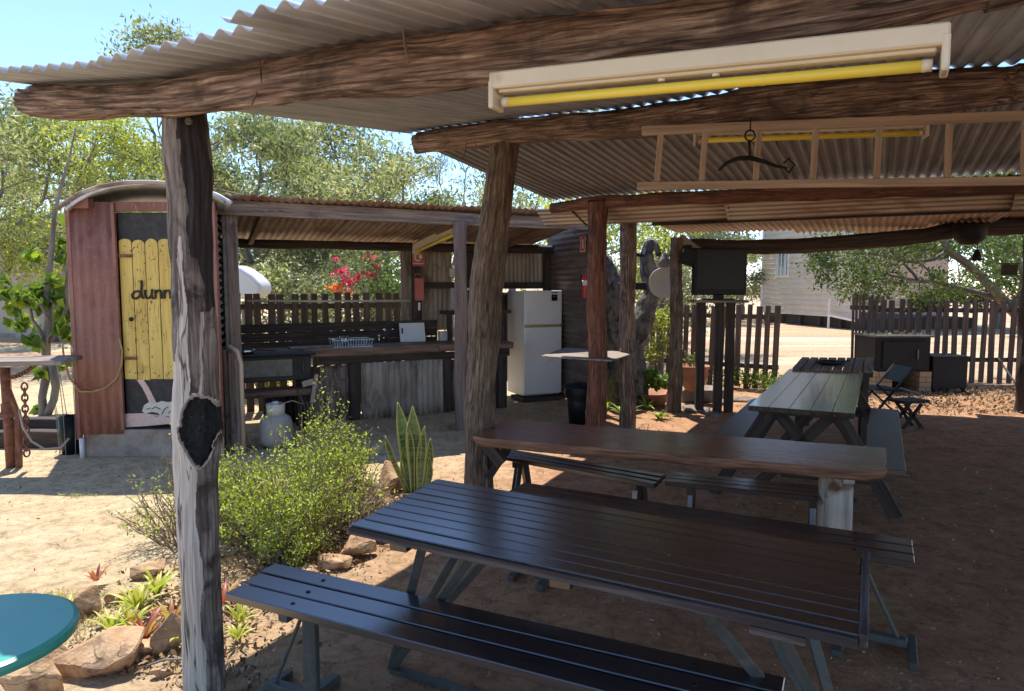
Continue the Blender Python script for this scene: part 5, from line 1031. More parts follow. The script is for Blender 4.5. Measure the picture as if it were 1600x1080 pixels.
def hullrock(name,label,c,size,seed,mat='rock',n=16,flat=.6,rz=0,group=None,bev=.012):
    rr=random.Random(seed); bm=bmesh.new()
    for i in range(n):
        v=Vector((rr.gauss(0,1),rr.gauss(0,1),rr.gauss(0,1))).normalized(); k=rr.uniform(.82,1.05); bm.verts.new((v.x*size[0]*k,v.y*size[1]*k,v.z*size[2]*k))
    r=bmesh.ops.convex_hull(bm,input=bm.verts); 
    for v in [v for v in bm.verts if not v.link_faces]: bm.verts.remove(v)
    bmesh.ops.bevel(bm,geom=list(bm.edges),offset=min(size)*.07,segments=1,affect='EDGES',profile=.5)
    bmesh.ops.triangulate(bm,faces=bm.faces); bmesh.ops.subdivide_edges(bm,edges=bm.edges,cuts=3,use_grid_fill=True)
    for v in bm.verts: 
        q=v.co*9; v.co+=v.co.normalized()*(noise.noise(q+Vector((seed,0,0)))*min(size)*.09+noise.noise(q*3)*min(size)*.04)
    me=bpy.data.meshes.new(name); bm.to_mesh(me); bm.free(); me.materials.append(M[mat]); o=bpy.data.objects.new(name,me); COL.objects.link(o)
    o.location=c; o.rotation_euler=(rr.uniform(-.2,.2),rr.uniform(-.2,.2),rz); return tag(o,label,'rock',group)
for px,py,sx,sy,sz,lb in((1088,643,.22,.16,.05,'flat grey stone on the ground in front of the stone step'),(1128,632,.22,.12,.05,'flat grey stone right of the stone step'),(1160,628,.24,.1,.05,'long flat stone at the foot of the picket fence'),(1115,650,.12,.09,.03,'small flat stone in the shade before the step')):
    g=G(px,py); hullrock('flat_stone',lb,(g.x,g.y,sz*.5),(sx,sy,sz),px,'rockgrey',n=22,group='flat stones by the step')
pt=thing('planter_trough','long terracotta trough full of green leafy plants behind the dark bark post','planter',(2.0,9.6,0))
a=G(995,626).x; yb=9.35; mb=MB(); mb.lathe([(0,0),(.17,0),(.24,.15),(.25,.17),(.235,.17),(.16,.02),(0,.02)],(D(1018,620,yb).x,yb,.0),36); mb.build('trough',M['terra'],pt,smooth=True)
pc=(D(1018,620,yb).x,yb,.22); P=np.concatenate([clump((pc[0]+dx,yb+dy,.27+dz),.13,130) for dx,dy,dz in((-.15,0,0),(.1,0,.04),(.0,.1,.1),(.2,.05,.06),(-.05,-.05,.14))]); leafmesh('foliage',P,.07,M['leafbroad'],pt,.55,up=.5)
# strap leaf plants
def blade(mb,base,dirv,L,w,arch,tip=.02,seg=6,thick=.002,m=0.,twist=0.,em=True):
    base=Vector(base); d=Vector(dirv).normalized(); h=Vector((d.x,d.y,0)); h=h.normalized() if h.length>1e-4 else Vector((1,0,0)); sd=Vector((-h.y,h.x,0)); vs=[];fs=[];gs=[];ms=[]
    p=base.copy(); dd=d.copy()
    for i in range(seg+1):
        t=i/seg; ww=w*(.75+.5*t if t<.5 else (1.0-(t-.5)*2)**.75 if t<1 else .02)*(1 if t<.5 else 1); ww=w*max(.03,math.sin(math.pi*min(1,(t*.82+.22)))**.8)
        a=twist*t; s_=sd*math.cos(a)+dd.cross(sd)*math.sin(a); u_=s_.cross(dd)
        for k,(q,hh) in enumerate(((-1,.0),(-.55,-.1),(0,-.16),(.55,-.1),(1,0))): vs.append(p+s_*ww*q*.5+u_*ww*hh); gs.append(Vector((L*t,q*w*.5,0))); ms.append((abs(q)*.75 if em else m))
        if i<seg: p=p+dd*(L/seg); dd=(dd+Vector((h.x*.0,h.y*.0,-arch/seg))+h*arch*.6/seg).normalized()
    for i in range(seg):
        for k in range(4): a=i*5+k; fs.append((a,a+1,a+6,a+5))
    mb.add(vs,fs,gs,ms)
def rosette(name,label,c,n,L,w,mat,arch=.9,spread=(.3,1.0),grp=None,mrange=(0,1),cat='plant'):
    t=thing(name,label,cat,tuple(c),grp); 
    mb=MB()
    for i in range(n): a=i*2.4+RND.uniform(-.3,.3); s=RND.uniform(*spread); blade(mb,Vector(c)+Vector((math.cos(a),math.sin(a),0))*.012,(math.cos(a)*s,math.sin(a)*s,1),L*RND.uniform(.7,1.1),w,arch*RND.uniform(.6,1.2),m=RND.uniform(*mrange),em=False)
    mb.build('leaves',M[mat],t,smooth=True); return t
for i,(px,py,L,lb) in enumerate(((945,640,.34,'spiky yellow green plant between the two bark posts'),(975,652,.3,'low spiky plant at the foot of the dark bark post'),(1010,640,.26,'dry spiky plant in the sunlit patch right of the dark bark post'),(1030,655,.2,'small dry spiky plant near the shade edge'))):
    g=G(px,py); rosette('spiky_plant',lb,(g.x,g.y,0),16,L,.035,'leafshrub',1.3,grp='spiky plants behind the posts')
for i,(px,py) in enumerate(((1140,607),(1170,608),(1195,612),(1105,600),(1060,592),(1212,618))):
    g=G(px,py); t=thing('bedding_plant',['leafy low plant at the fence foot, third from the gap','leafy low plant at the fence foot, second from the gap','leafy low plant at the fence foot beside the gap','dark leafy plant behind the television stand','dark leafy plant behind the clay pot','sparse low plant at the corner of the gap'][i],'plant',(g.x,g.y,0),'low plants along the picket fence')
    mb=MB(); 
    for k in range(9): a=RND.uniform(0,6.3); mb.tube([(g.x,g.y,0),(g.x+math.cos(a)*.12,g.y+math.sin(a)*.12,.22+RND.uniform(0,.1))],.004,4)
    mb.build('stems',M['twig'],t); leafmesh('foliage',clump((g.x,g.y,.17),.20,260,.8),.05,M['leafbroad'],t,.5,up=.3)
# heater / brick barbecue
ht=thing('wood_heater','large black steel wood heater on tan brick piers','heater',tuple(G(1410,618)))
y=10.45; xa,xb=D(1367,560,y).x,D(1453,560,y).x; zt=D(1400,527,y).z; zm=D(1400,580,y).z
mb=MB(); mb.box(((xa+xb)/2,y+.3,(zt+zm)/2),(xb-xa,.62,zt-zm)); mb.build('firebox',M['black'],ht,bevel=.012)
mb=MB(); mb.box(((xa+xb)/2,y+.3,zt+.012),(xb-xa+.06,.68,.03)); mb.build('top_plate',M['steel'],ht,bevel=.004)
mb=MB(); mb.box(((xa+xb)/2,y-.02,(zt+zm)/2-.01),(xb-xa-.2,.03,zt-zm-.1)); mb.build('door',M['black'],ht,bevel=.006)
mb=MB(); mb.tube([((xa+xb)/2+.2,y-.05,(zt+zm)/2+.07),((xa+xb)/2+.2,y-.05,(zt+zm)/2-.07)],.012,8); mb.build('handle',M['steel'],ht)
for x_,w_ in((xa+.12,.26),(xb-.08,.18)): mb=MB(); mb.box((x_,y+.2,zm/2),(w_,.5,zm)); mb.build('brick_pier',M['brick'],ht,bevel=.004)
mb=MB(); mb.box(((xa+xb)/2,y+.42,zm/2),(xb-xa-.3,.1,zm-.02)); mb.build('pier_gap_panel',M['black'],ht)  # black panel filling the gap between the brick piers
leafmesh('leaf_litter',np.column_stack([NR.uniform(xa-.02,xb+.02,170),NR.uniform(y,y+.6,170),NR.uniform(zt+.03,zt+.05,170)]),.05,M['leafdry'],None,.4); tag(bpy.data.objects['leaf_litter'],'dry leaves lying on the black heater top','leaves',kind='stuff')
dmm=thing('fire_drum','dark rectangular fire box right of the wood heater','box',tuple(G(1486,612)))
y=10.4; xa,xb=D(1459,580,y).x,D(1514,580,y).x; zt=D(1480,558,y).z
mb=MB(); mb.box(((xa+xb)/2,y+.25,zt/2+.03),(xb-xa,.45,zt-.06)); mb.build('box_body',M['black'],dmm,bevel=.01); mb=MB(); mb.box(((xa+xb)/2,y+.25,zt),(xb-xa+.04,.49,.02)); mb.build('lid',M['black'],dmm,bevel=.003)
for x_ in(xa+.04,xb-.04): mb=MB(); mb.box((x_,y+.05,.03),(.04,.04,.06)); mb.build('foot',M['black'],dmm)
# loose branch leaning by the right post
mb=MB(); mb.tube([D(1560,560,9.6),D(1580,590,9.4),D(1600,612,9.2)],[.012,.016,.02],7); tag(mb.build('fallen_branch',M['trunkpale']),'pale bent stick leaning near the right edge post','branch')
# ================================================================ BUILDINGS
def boardwall(mb,p0,p1,z0,z1,bh=.2,lap=.025):
    p0=Vector(p0);p1=Vector(p1); ax=(p1-p0).normalized(); nn=Vector((ax.y,-ax.x,0)); n=int((z1-z0)/bh); L=(p1-p0).length
    vs=[];fs=[]
    for i in range(n):
        a=z0+i*bh;b=a+bh
        for (q,zz,o_) in((p0,a,lap),(p1,a,lap),(p1,b,0),(p0,b,0)): vs.append(Vector((q.x,q.y,zz))+nn*o_)
        fs.append((4*i,4*i+1,4*i+2,4*i+3))
        if i: fs.append((4*i-2+0,4*i+1,4*i,4*i-1))
    mb.add(vs,fs,list(vs)); return mb
hs=thing('weatherboard_house','cream weatherboard house on stumps seen through the gap in the fence','house',(12,28,0))
pa=D(1193,470,31.);pb=D(1345,497,25.); z0=.42; zt=5.4
mb=boardwall(MB(),(pa.x,pa.y,0),(pb.x,pb.y,0),z0,zt,.21,.05); mb.build('wall',M['cream'],hs)
ax=Vector((pb.x-pa.x,pb.y-pa.y,0)).normalized(); bkv=Vector((-ax.y,ax.x,0))
mb=boardwall(MB(),Vector((pa.x,pa.y,0))+bkv*6,(pa.x,pa.y,0),z0,zt,.21); mb.build('wall',M['cream'],hs)
mb=MB(); mb.board(Vector((pa.x,pa.y,zt+.1))-ax*.4+bkv*3-Vector((0,0,0)),Vector((pb.x,pb.y,zt+.1))+ax*.4+bkv*3,7,.2,seg=2,edge=0,wob=0); mb.build('roof',M['zinc'],hs)
L=(pb-pa).length
for i in range(6):
    p=pa+ax*(L*i/5); mb=MB(); mb.box((p.x+bkv.x*.2,p.y+bkv.y*.2,z0/2),(.2,.2,z0)); mb.build('stump',M['darkwood'],hs)
mb=MB(); c=(pa+pb)/2+bkv*2.5; mb.box((c.x,c.y,z0*.5),(L,4.6,z0*.95),rz=math.atan2(ax.y,ax.x)); mb.build('underfloor_shade',M['darkwood'],hs)  # added dark box stands in for the shade under the house
nnv=Vector((ax.y,-ax.x,0))
for (px,py,w_,h_) in((1224,409,.75,1.15),(1277,395,.7,1.1)):
    # point on wall plane
    r=ray(px,py); den=r.x*nnv.x+r.y*nnv.y; t=((pa.x)*nnv.x+(pa.y)*nnv.y)/den; p=Vector((0,0,EYE))+r*t+nnv*.04
    rz=math.atan2(ax.y,ax.x)
    mb=MB(); mb.box(p,(w_+.14,.06,h_+.14),rz=rz); f=mb.build('window',M['whitesign'],hs)
    mb=MB(); mb.box(p+nnv*.035,(w_,.02,h_),rz=rz); mb.build('pane',M['glass'],f); mb=MB(); mb.box(p+nnv*.05,(.05,.02,h_),rz=rz); mb.build('mullion',M['whitesign'],f)
    mb=MB()
    for s in(-1,1): mb.box(p+ax*s*(w_*.36)+nnv*.048,(w_*.2,.012,h_-.02),rz=rz)
    mb.build('curtain',M['lblue'],f)
mb=MB(); p=pa-ax*.12; mb.tube([(p.x,p.y,0),(p.x,p.y,zt)],.07,8); mb.build('corner_post',M['whitesign'],hs)
mb=MB(); p=pa+ax*L*.78+nnv*.3; mb.tube([p.xyz*1+Vector((0,0,0)),],.04,8) if 0 else mb.bar((p.x,p.y,0),(p.x,p.y,1.1),.06,.06,up=(0,1,0)); mb.bar((p.x,p.y,.5),(p.x+ax.x*1.5,p.y+ax.y*1.5,.35),.08,.08); mb.build('drain_pipe',M['whitesign'],hs)
h2=thing('pink_shed','pinkish walled building behind the spreading tree at the right','shed',(20,36,0))
a=D(1345,460,38);b=D(1480,460,36); mb=boardwall(MB(),(a.x,a.y,0),(b.x,b.y,0),0,4.2,.3); mb.build('wall',M['pinkwall'],h2); mb=MB(); mb.box(((a.x+b.x)/2,a.y+3,4.3),(abs(b.x-a.x)+.8,7,.18)); mb.build('roof',M['zinc'],h2)
h3=thing('pink_building','long low pink walled building behind the broad leaf tree at the left','building',(-18,22,0))
a=D(-160,500,22.5);b=D(150,500,21.); zt=D(60,352,21.5).z; mb=boardwall(MB(),(a.x,a.y,0),(b.x,b.y,0),0,zt,.42,.012); mb.build('wall',M['pinkwall'],h3)
mb=MB(); mb.board((a.x-.4,a.y+2.4,zt+.10),(b.x+.4,b.y+2.4,zt+.10),5.4,.24,seg=2,edge=0,wob=0); mb.build('roof',M['panelgrey'],h3)
mb=boardwall(MB(),(b.x,b.y,0),(b.x+.6,b.y+5,0),0,zt,.42,.012); mb.build('wall',M['pinkwall'],h3)
mb=MB(); mb.box(((a.x+b.x)/2,a.y-.9,.06),(12,.05,.12)); mb.build('wall_base',M['concrete'],h3)
# white shell behind the kitchen fence
wb=thing('white_tank','white rounded tank behind the picket fence at the left of the hut opening','tank',tuple(D(400,440,10.6)))
y=10.4; c=D(392,444,y); mb=MB(); sh_=[(-.32,-.18),(.10,-.20),(.20,-.17),(.235,-.08),(.22,.02),(.10,.14),(-.05,.24),(-.15,.27),(-.32,.28)]
mb.prism([(p[0],p[1]) for p in sh_],(c.x,y+.25,c.z+0),(1,0,0),(0,0,1),.5); mb.build('shell',M['white'],wb,bevel=.05,seg=3)
mb=MB(); mb.tube([(c.x-.1,y,c.z-.26),(c.x-.1,y,0)],.05,10); mb.tube([(c.x+.05,y+.1,c.z-.26),(c.x+.05,y+.1,0)],.05,10); mb.build('leg',M['steel'],wb)
# ================================================================ TREES
def limb(mb,p0,p1,r0,r1,seg=7,wig=.12,seed=0,n=7):
    p0=Vector(p0);p1=Vector(p1); L=(p1-p0).length; P=[];Rr=[]
    for i in range(seg+1):
        t=i/seg; w_=math.sin(math.pi*t)*wig*L; P.append(p0.lerp(p1,t)+Vector((noise.noise((t*3,seed,1)),noise.noise((t*3,seed,5)),.5*noise.noise((t*3,seed,9))))*w_); Rr.append(r0*(1-t)+r1*t)
    mb.tube(P,Rr,n); return P
def tree(label,base,h,spread,nclump,per,leaf,lmat,tr=.14,cr=(.5,.9),zlo=.35,lean=(0,0),name='eucalyptus_tree',trunkmat='trunk',grp='gum trees behind the huts',aspect=.32,droop=.5,seed=1,cat='tree',flat=.7,shell=.45,forks=3):
    rr=random.Random(seed); t=thing(name,label,cat,tuple(base),grp); base=Vector(base)
    mb=MB(); fk=base+Vector((lean[0]*.3,lean[1]*.3,h*rr.uniform(.22,.34))); limb(mb,base-Vector((0,0,.1)),fk,tr,tr*.75,wig=.06,seed=seed,n=10)
    mains=[]
    for i in range(forks):
        a=i*2*math.pi/forks+rr.uniform(-.5,.5); e=base+Vector((lean[0]+math.cos(a)*spread*.35,lean[1]+math.sin(a)*spread*.35,h*rr.uniform(.68,.88))); P=limb(mb,fk,e,tr*.6,tr*.16,9,.16,seed+i*3.1,8); mains.append(P)
    cl=[]
    for i in range(nclump):
        a=rr.uniform(0,6.283); q=rr.uniform(.15,1)**.6; zz=rr.uniform(zlo,1.); prof=math.sin(math.pi*min(1,max(.05,(zz-zlo+.12)/(1.12-zlo))))**.55
        c=base+Vector((lean[0]*zz+math.cos(a)*q*spread*prof,lean[1]*zz+math.sin(a)*q*spread*prof,zz*h)); cl.append(c)
        P=mains[i%forks]; j=min(range(len(P)),key=lambda k:(P[k]-c).length+(.6 if P[k].z>c.z else 0)); limb(mb,P[j],c,tr*.16,.012,5,.2,seed+i,5)
    mb.build('trunk',M[trunkmat],t,smooth=True)
    P=np.concatenate([clump(c,rr.uniform(*cr),per,flat,shell) for c in cl]); tone=np.concatenate([np.clip(NR.normal(rr.uniform(.25,.75),.2,per),0,1) for c in cl])
    leafmesh('crown',P,leaf,M[lmat],t,aspect,droop,rnd=tone); return t
def TB(px,Y,z=0): p=D(px,450,Y); return (p.x,Y,z)
tree('leaning grey gum with dense olive foliage at the far left edge',TB(-30,15),5.3,2.8,36,340,.13,'leafeuc',seed=3,lean=(.6,0),tr=.13)
tree('yellow green gum rising behind the outhouse roof',TB(165,14.5),4.9,2.2,30,360,.10,'leafbright',seed=5,tr=.10)
tree('tall thin gum whose top shows above the front roof edge',TB(268,19),8.3,1.7,26,300,.145,'leafeuc',seed=8,zlo=.3,tr=.12)
tree('wide gum behind the outhouse with grey branches',TB(80,20),6.5,3.2,34,340,.155,'leafeuc',seed=11,tr=.15)
tree('broad gum right of the front post, above the hut roof',TB(400,17),5.4,3.2,42,330,.145,'leafeuc',seed=15,tr=.16)
tree('gum with twisting branches above the middle of the hut roof',TB(505,19.5),5.9,3.0,40,330,.155,'leafeuc',seed=22,tr=.16)
tree('rounded olive gum ending beside the sky gap left of the leaning post',TB(585,16.5),4.8,2.1,32,330,.13,'leafeuc',seed=27,tr=.12)
tree('sparse feathery tree in the sky gap left of the leaning post',TB(705,22),6.6,1.5,14,150,.12,'leafgrey',seed=31,zlo=.45,cr=(.35,.6),tr=.09,aspect=.12,droop=1.2)
tree('low dark gum behind the right end of the hut roof',TB(800,20),5.2,2.4,26,350,.145,'leafeuc',seed=37)
tree('pale gum far behind the pink building',TB(-60,30),7.8,5.0,42,340,.2,'leafeuc',seed=41,tr=.2)
tree('distant gum behind the outhouse, lower part of the skyline',TB(210,30),7.2,5.0,42,360,.2,'leafeuc',seed=43,tr=.2,zlo=.15)
tree('distant gum filling the skyline over the hut roof',TB(440,31),7.4,5.5,46,360,.2,'leafeuc',seed=47,tr=.2,zlo=.12)
tree('distant gum left of the sky gap over the hut roof',TB(575,30),6.6,3.2,30,360,.2,'leafeuc',seed=49,tr=.2,zlo=.12)
tree('bright yellow green tree behind the two bark posts',TB(930,14.5),5.0,1.9,34,420,.10,'leafbright',seed=53,tr=.09,name='leafy_tree',grp=None,zlo=.2)
tree('grey green tree behind the woven disc',TB(1035,17),5.6,1.9,34,420,.11,'leafgrey',seed=59,tr=.1,name='leafy_tree',grp=None,zlo=.12)
tree('grey green tree between the television and the weatherboard house',TB(1160,33),7.5,2.6,30,420,.17,'leafgrey',seed=61,tr=.14,name='leafy_tree',grp=None,zlo=.1)
tree('distant tree behind the television',TB(1085,30),6.5,2.6,30,420,.17,'leafeuc',seed=62,tr=.14,name='leafy_tree',grp=None,zlo=.1)
tree('distant dark tree behind the right fence',TB(1560,26),7.5,4.0,44,420,.18,'leafdark',seed=67,tr=.16,name='leafy_tree',grp=None,zlo=.12)
tree('distant tree beyond the right edge of the shelter',TB(1760,22),7.5,4.5,44,400,.18,'leafdark',seed=68,tr=.16,name='leafy_tree',grp=None,zlo=.12)
# shrubs behind the kitchen opening
def shrub(label,c,rx,rz,n,leaf,lmat,name='shrub',grp='shrubs behind the kitchen fence',seed=0,flowers=None,aspect=.5):
    rr=random.Random(seed); t=thing(name,label,'shrub',(c[0],c[1],0),grp); mb=MB(); P=[]
    for i in range(14):
        a=rr.uniform(0,6.3); q=Vector((c[0]+math.cos(a)*rx*rr.uniform(.1,.8),c[1]+math.sin(a)*rx*.6*rr.uniform(.1,.8),rz*rr.uniform(.3,.88))); limb(mb,(c[0]+rr.uniform(-.2,.2),c[1],0),q,.03,.008,5,.15,seed+i,5); P.append(clump(q,rx*.42,n//14,.8,.5))
    mb.build('stems',M['trunk'],t,smooth=True); leafmesh('foliage',np.concatenate(P),leaf,M[lmat],t,aspect,.1)
    if flowers:
        for k,(pts,mt) in enumerate(flowers):
            for q,r,m in pts: leafmesh('blossom_spray',clump(q,r*.8,int(m*.8),.8,.8),.075,M[mt],t,.8)
    return t
shrub('grey green shrub behind the white tank',TB(440,13.5)[:2],1.1,2.2,3000,.09,'leafeuc',seed=1)
fl=[([(D(534,424,12.6),.17,60),(D(545,440,12.6),.2,85),(D(578,430,12.6),.16,50),(D(582,404,12.6),.1,26),(D(560,432,12.6),.12,30),(D(525,405,12.6),.08,14),(D(572,400,12.6),.06,10),(D(590,418,12.6),.1,24),(D(520,430,12.6),.08,14)],'flower'),([(D(527,452,12.4),.14,36),(D(545,458,12.4),.12,24),(D(515,450,12.4),.07,12)],'flowero')]
shrub('bougainvillea shrub with crimson and orange flowers behind the kitchen fence',TB(548,13.2)[:2],1.1,1.95,3200,.075,'leafgrey',name='bougainvillea',seed=2,flowers=fl)
shrub('green shrub behind the right end of the kitchen fence',TB(615,13)[:2],1.0,2.3,3200,.08,'leafdark',seed=3)
shrub('tall pale shrub at the middle of the kitchen opening',TB(490,16)[:2],1.6,2.9,3400,.10,'leafgrey',seed=4)
shrub('far shrub behind the bougainvillea',TB(590,17.5)[:2],1.8,3.1,3400,.11,'leafeuc',seed=5)
shrub('bright shrub at the foot of the fence under the low shelf',TB(420,9.9)[:2],.55,.75,1800,.06,'leafbright',seed=6)
shrub('green leafy shrub hanging over the fence behind the forked post',TB(1030,11.4)[:2],.5,1.45,1500,.06,'leafbright',seed=7)
shrub('low shrub far left of the television gap',TB(1010,20)[:2],1.8,2.2,2600,.11,'leafeuc',seed=9)
# spreading tree at the right
t=thing('spreading_tree','low spreading tree with bent branches and dark green leaves over the right fence','tree',tuple(D(1610,600,11.9)))
mb=MB(); Y=11.9
def PP(L,rs,n=9):
    pts=[D(a,b,Y+c) for a,b,c in L]; mb.tube(pts,rs,n)
PP([(1640,640,0),(1615,540,0),(1590,492,0),(1568,470,0)],[.12,.11,.10,.09]); PP([(1568,470,0),(1545,445,0),(1515,415,0),(1490,397,-.1),(1478,385,-.1),(1470,368,-.1),(1465,345,-.1)],[.085,.075,.068,.06,.055,.05,.045])
PP([(1568,470,0),(1530,458,.1),(1490,448,.2),(1455,440,.2),(1436,440,.2)],[.055,.045,.042,.034,.028]); PP([(1482,392,-.1),(1460,405,0),(1430,410,.1),(1400,405,.1),(1370,398,.1),(1320,395,0)],[.045,.035,.03,.026,.02,.01])
PP([(1436,440,.2),(1425,425,.2),(1412,412,.1)],[.028,.024,.02]); PP([(1455,440,.2),(1452,425,.3),(1430,400,.4)],[.02,.015,.008]); PP([(1436,440,.2),(1390,430,0),(1350,418,-.2),(1300,410,-.3)],[.028,.018,.012,.006])
PP([(1515,415,0),(1500,440,.1),(1495,400,.3)],[.02,.014,.01]); PP([(1590,492,0),(1600,430,.2),(1580,380,.3),(1560,340,.3)],[.07,.05,.04,.03]); PP([(1510,412,0),(1535,385,.3),(1560,360,.4)],[.03,.02,.012])
mb.build('trunk',M['trunk'],t,smooth=True)
cl=[]; rr=random.Random(77)
for (px,py,r,k) in((1275,395,.22,1),(1268,415,.2,1),(1290,435,.22,1),(1318,455,.22,1),(1300,400,.3,1),(1330,415,.32,2),(1350,440,.28,2),(1345,390,.3,2),(1375,375,.3,2),(1380,410,.26,1),(1400,390,.28,1),(1420,375,.28,2),(1445,380,.25,1),(1400,440,.2,1),(1440,460,.22,1),(1480,465,.25,1),(1510,450,.22,1),(1500,380,.2,1),(1530,375,.28,2),(1560,385,.28,2),(1540,420,.26,1),(1575,420,.28,2),(1590,395,.3,2),(1470,425,.16,1),(1420,455,.22,1),(1370,462,.18,1),(1590,450,.25,1),(1385,360,.4,2),(1310,375,.4,2),(1295,410,.3,1),(1340,430,.3,1),(1390,425,.3,1),(1425,395,.3,1),(1480,440,.3,1),(1550,400,.3,1),(1450,350,.4,2),(1520,345,.5,2),(1340,465,.14,1)):
    for _ in range(k): q=D(px+rr.uniform(-8,8),py+rr.uniform(-6,6),Y+rr.uniform(-.6,.8)); cl.append(clump(q,r*1.35,190,.8,.6))
mb=MB(); bpts=[v for v in [D(a,b,Y) for a,b in ((1568,470),(1530,430),(1490,397),(1478,385),(1530,458),(1490,448),(1455,440),(1436,440),(1460,405),(1430,410),(1400,405),(1370,398),(1320,395),(1412,412),(1430,400),(1390,430),(1350,418),(1300,410),(1580,380),(1560,340))]]
for k_,q_ in enumerate(cl):
    c_=Vector(q_.mean(0)); b_=min(bpts,key=lambda p:(p-c_).length); limb(mb,b_,c_,.012,.004,5,.2,k_,5)
mb.build('twigs',M['trunk'],t,smooth=True)
leafmesh('crown',np.concatenate(cl),.075,M['leafdark'],t,.42,.2)
# dappling crown above the back right (part of the same tree, above the roof line)
cl=[clump(Vector((rr.uniform(3.5,9),rr.uniform(11,13.2),rr.uniform(2.9,4.6))),.5,170,.8,.5) for _ in range(26)]; leafmesh('crown',np.concatenate(cl),.10,M['leafdark'],t,.42,.2)
# gnarled dead trunk behind posts 3 and 4
gt=thing('gnarled_trunk','grey gnarled forked tree trunk behind the bark posts','tree',(1.55,9.7,0)); mb=MB(); Y=9.5
log(mb,[D(972,640,Y),D(972,600,Y),D(968,540,Y),D(958,490,Y),D(948,450,Y),D(940,410,Y),D(925,398,Y)],[.34,.32,.27,.22,.17,.12,.05],n=60,step=.04,depth=.05,seed=131)
log(mb,[D(975,560,Y),D(998,510,Y),D(1014,470,Y),D(1022,435,Y),D(1012,405,Y),D(1018,375,Y)],[.22,.16,.11,.07,.05,.03],n=40,step=.04,depth=.03,seed=137)
mb.build('trunk',M['trunkpale'],gt,smooth=True)
mb=MB(); log(mb,[D(1014,455,Y),D(1006,420,Y+.1),D(1010,385,Y+.1),D(1022,380,Y),D(1030,400,Y)],[.05,.045,.04,.035,.02],n=20,step=.04,depth=.02,seed=139); log(mb,[D(1022,435,Y),D(1034,415,Y),D(1040,398,Y)],[.05,.04,.02],n=20,step=.04,depth=.02,seed=141); mb.build('branch',M['trunkpale'],gt,smooth=True)
mb=MB(); mb.bar(D(991,398,9.2),D(1006,400,9.2),.03,.04); mb.tube([D(993,360,9.2),D(993,398,9.2)],.012,6); tag(mb.build('hanging_bracket',M['black']),'thin dark hanging rod with a bracket right of the dark bark post','bracket')
mb=MB(); c=D(999,447,9.25); mb.box(c,(.17,.1,.10)); tag(mb.build('bird_feeder',M['black'],bevel=.01),'small dark box hanging in the fork of the gnarled trunk','box')
# broad leaf tree at the left
bt_=thing('broad_leaf_tree','young tree with large drooping green leaves behind the workbench','tree',TB(72,8.6)); mb=MB(); Y=8.6
def PL(L,rs,yo=0): mb.tube([D(a,b,Y+yo) for a,b in L],rs,8)
PL([(68,652),(66,620),(72,590),(72,540),(76,500),(73,460),(78,420),(82,370),(86,330),(96,290),(110,240),(118,200)],[.055,.045,.05,.05,.042,.038,.033,.028,.022,.018,.012,.008]); PL([(72,652),(84,625),(88,600),(80,565)],[.05,.045,.045,.04]); PL([(72,540),(92,515),(104,480),(104,430),(108,380),(112,330)],[.03,.025,.022,.018,.014,.01]); PL([(72,530),(50,500),(45,470),(30,450)],[.03,.022,.016,.01]); PL([(76,500),(60,470),(35,455),(5,445)],[.02,.016,.012,.008],-.2)
PL([(40,480),(0,420),(-20,400)],[.012,.01,.008],.2); mb.build('trunk',M['trunk'],bt_,smooth=True)
cl=[];
for px,py,r,n in((48,400,.10,26),(100,383,.10,24),(105,405,.10,24),(15,460,.14,46),(40,465,.14,46),(35,505,.14,40),(60,455,.13,40),(90,465,.15,50),(100,490,.15,50),(95,515,.12,30),(112,525,.1,26),(68,480,.12,30),(20,480,.1,24),(110,395,.08,14),(60,585,.07,12),(100,570,.07,12),(52,535,.1,20),(108,340,.08,12),(5,440,.1,20),(80,440,.1,24),(62,640,.05,5)):
    q=D(px,py,Y+RND.uniform(-.3,.3)); cl.append(clump(q,r,n,.8,.7))
leafmesh('crown',np.concatenate(cl),.17,M['leafbroad'],bt_,.6,.9)
# ================================================================ FOREGROUND GARDEN
def bush(label,c,rx,ry,h,nst,nl,mat,seed,leaf=.02,dry=0):
    rr=random.Random(seed); t=thing('garden_shrub',label,'shrub',(c[0],c[1],0)); mb=MB(); pts=[]
    for i in range(nst):
        a=rr.uniform(0,6.283); q=rr.uniform(.05,1)**.6; bx_,by_=c[0]+math.cos(a)*rx*.45*q,c[1]+math.sin(a)*ry*.45*q
        e=Vector((c[0]+math.cos(a)*rx*q*rr.uniform(.8,1.1),c[1]+math.sin(a)*ry*q*rr.uniform(.8,1.1),h*(1.-.5*q*q)*(.98+.85*noise.noise(((c[0]+math.cos(a)*rx*q)*3.4,(c[1]+math.sin(a)*ry*q)*3.4,seed*1.7)))*(rr.uniform(.55,1.05) if rr.random()<.8 else rr.uniform(1.,1.3))))
        P=limb(mb,(bx_,by_,0),e,.005,.0015,6,.22,seed*9+i,4)
        for j in range(3 if dry else 2):
            k=rr.randint(2,5); s=P[k]+Vector((rr.uniform(-.13,.13),rr.uniform(-.13,.13),rr.uniform(0,.11))); Q=limb(mb,P[k],s,.0025,.001,3,.2,i+j,3); P=P+Q
        m=int(nl/nst*rr.choice((.1,.5,1.,1.2,1.6)))
        for _ in range(m): u=rr.uniform(.25,1)**.6; f=u*6; k=min(int(f),5); b_=P[k].lerp(P[k+1],f-k) if rr.random()<.55 or len(P)<9 else P[rr.randint(7,len(P)-1)]; pts.append(b_+Vector((rr.gauss(0,.022),rr.gauss(0,.022),rr.gauss(0,.018))))
    mb.build('stems',M['twig'],t); leafmesh('foliage',pts,leaf,M[mat],t,.5,.0,up=.3); return t
g1=G(440,850); bush('bushy yellow green garden shrub right of the burnt post',(-1.44,4.42),.62,.70,.64,330,15500,'leafshrub',5,.023)
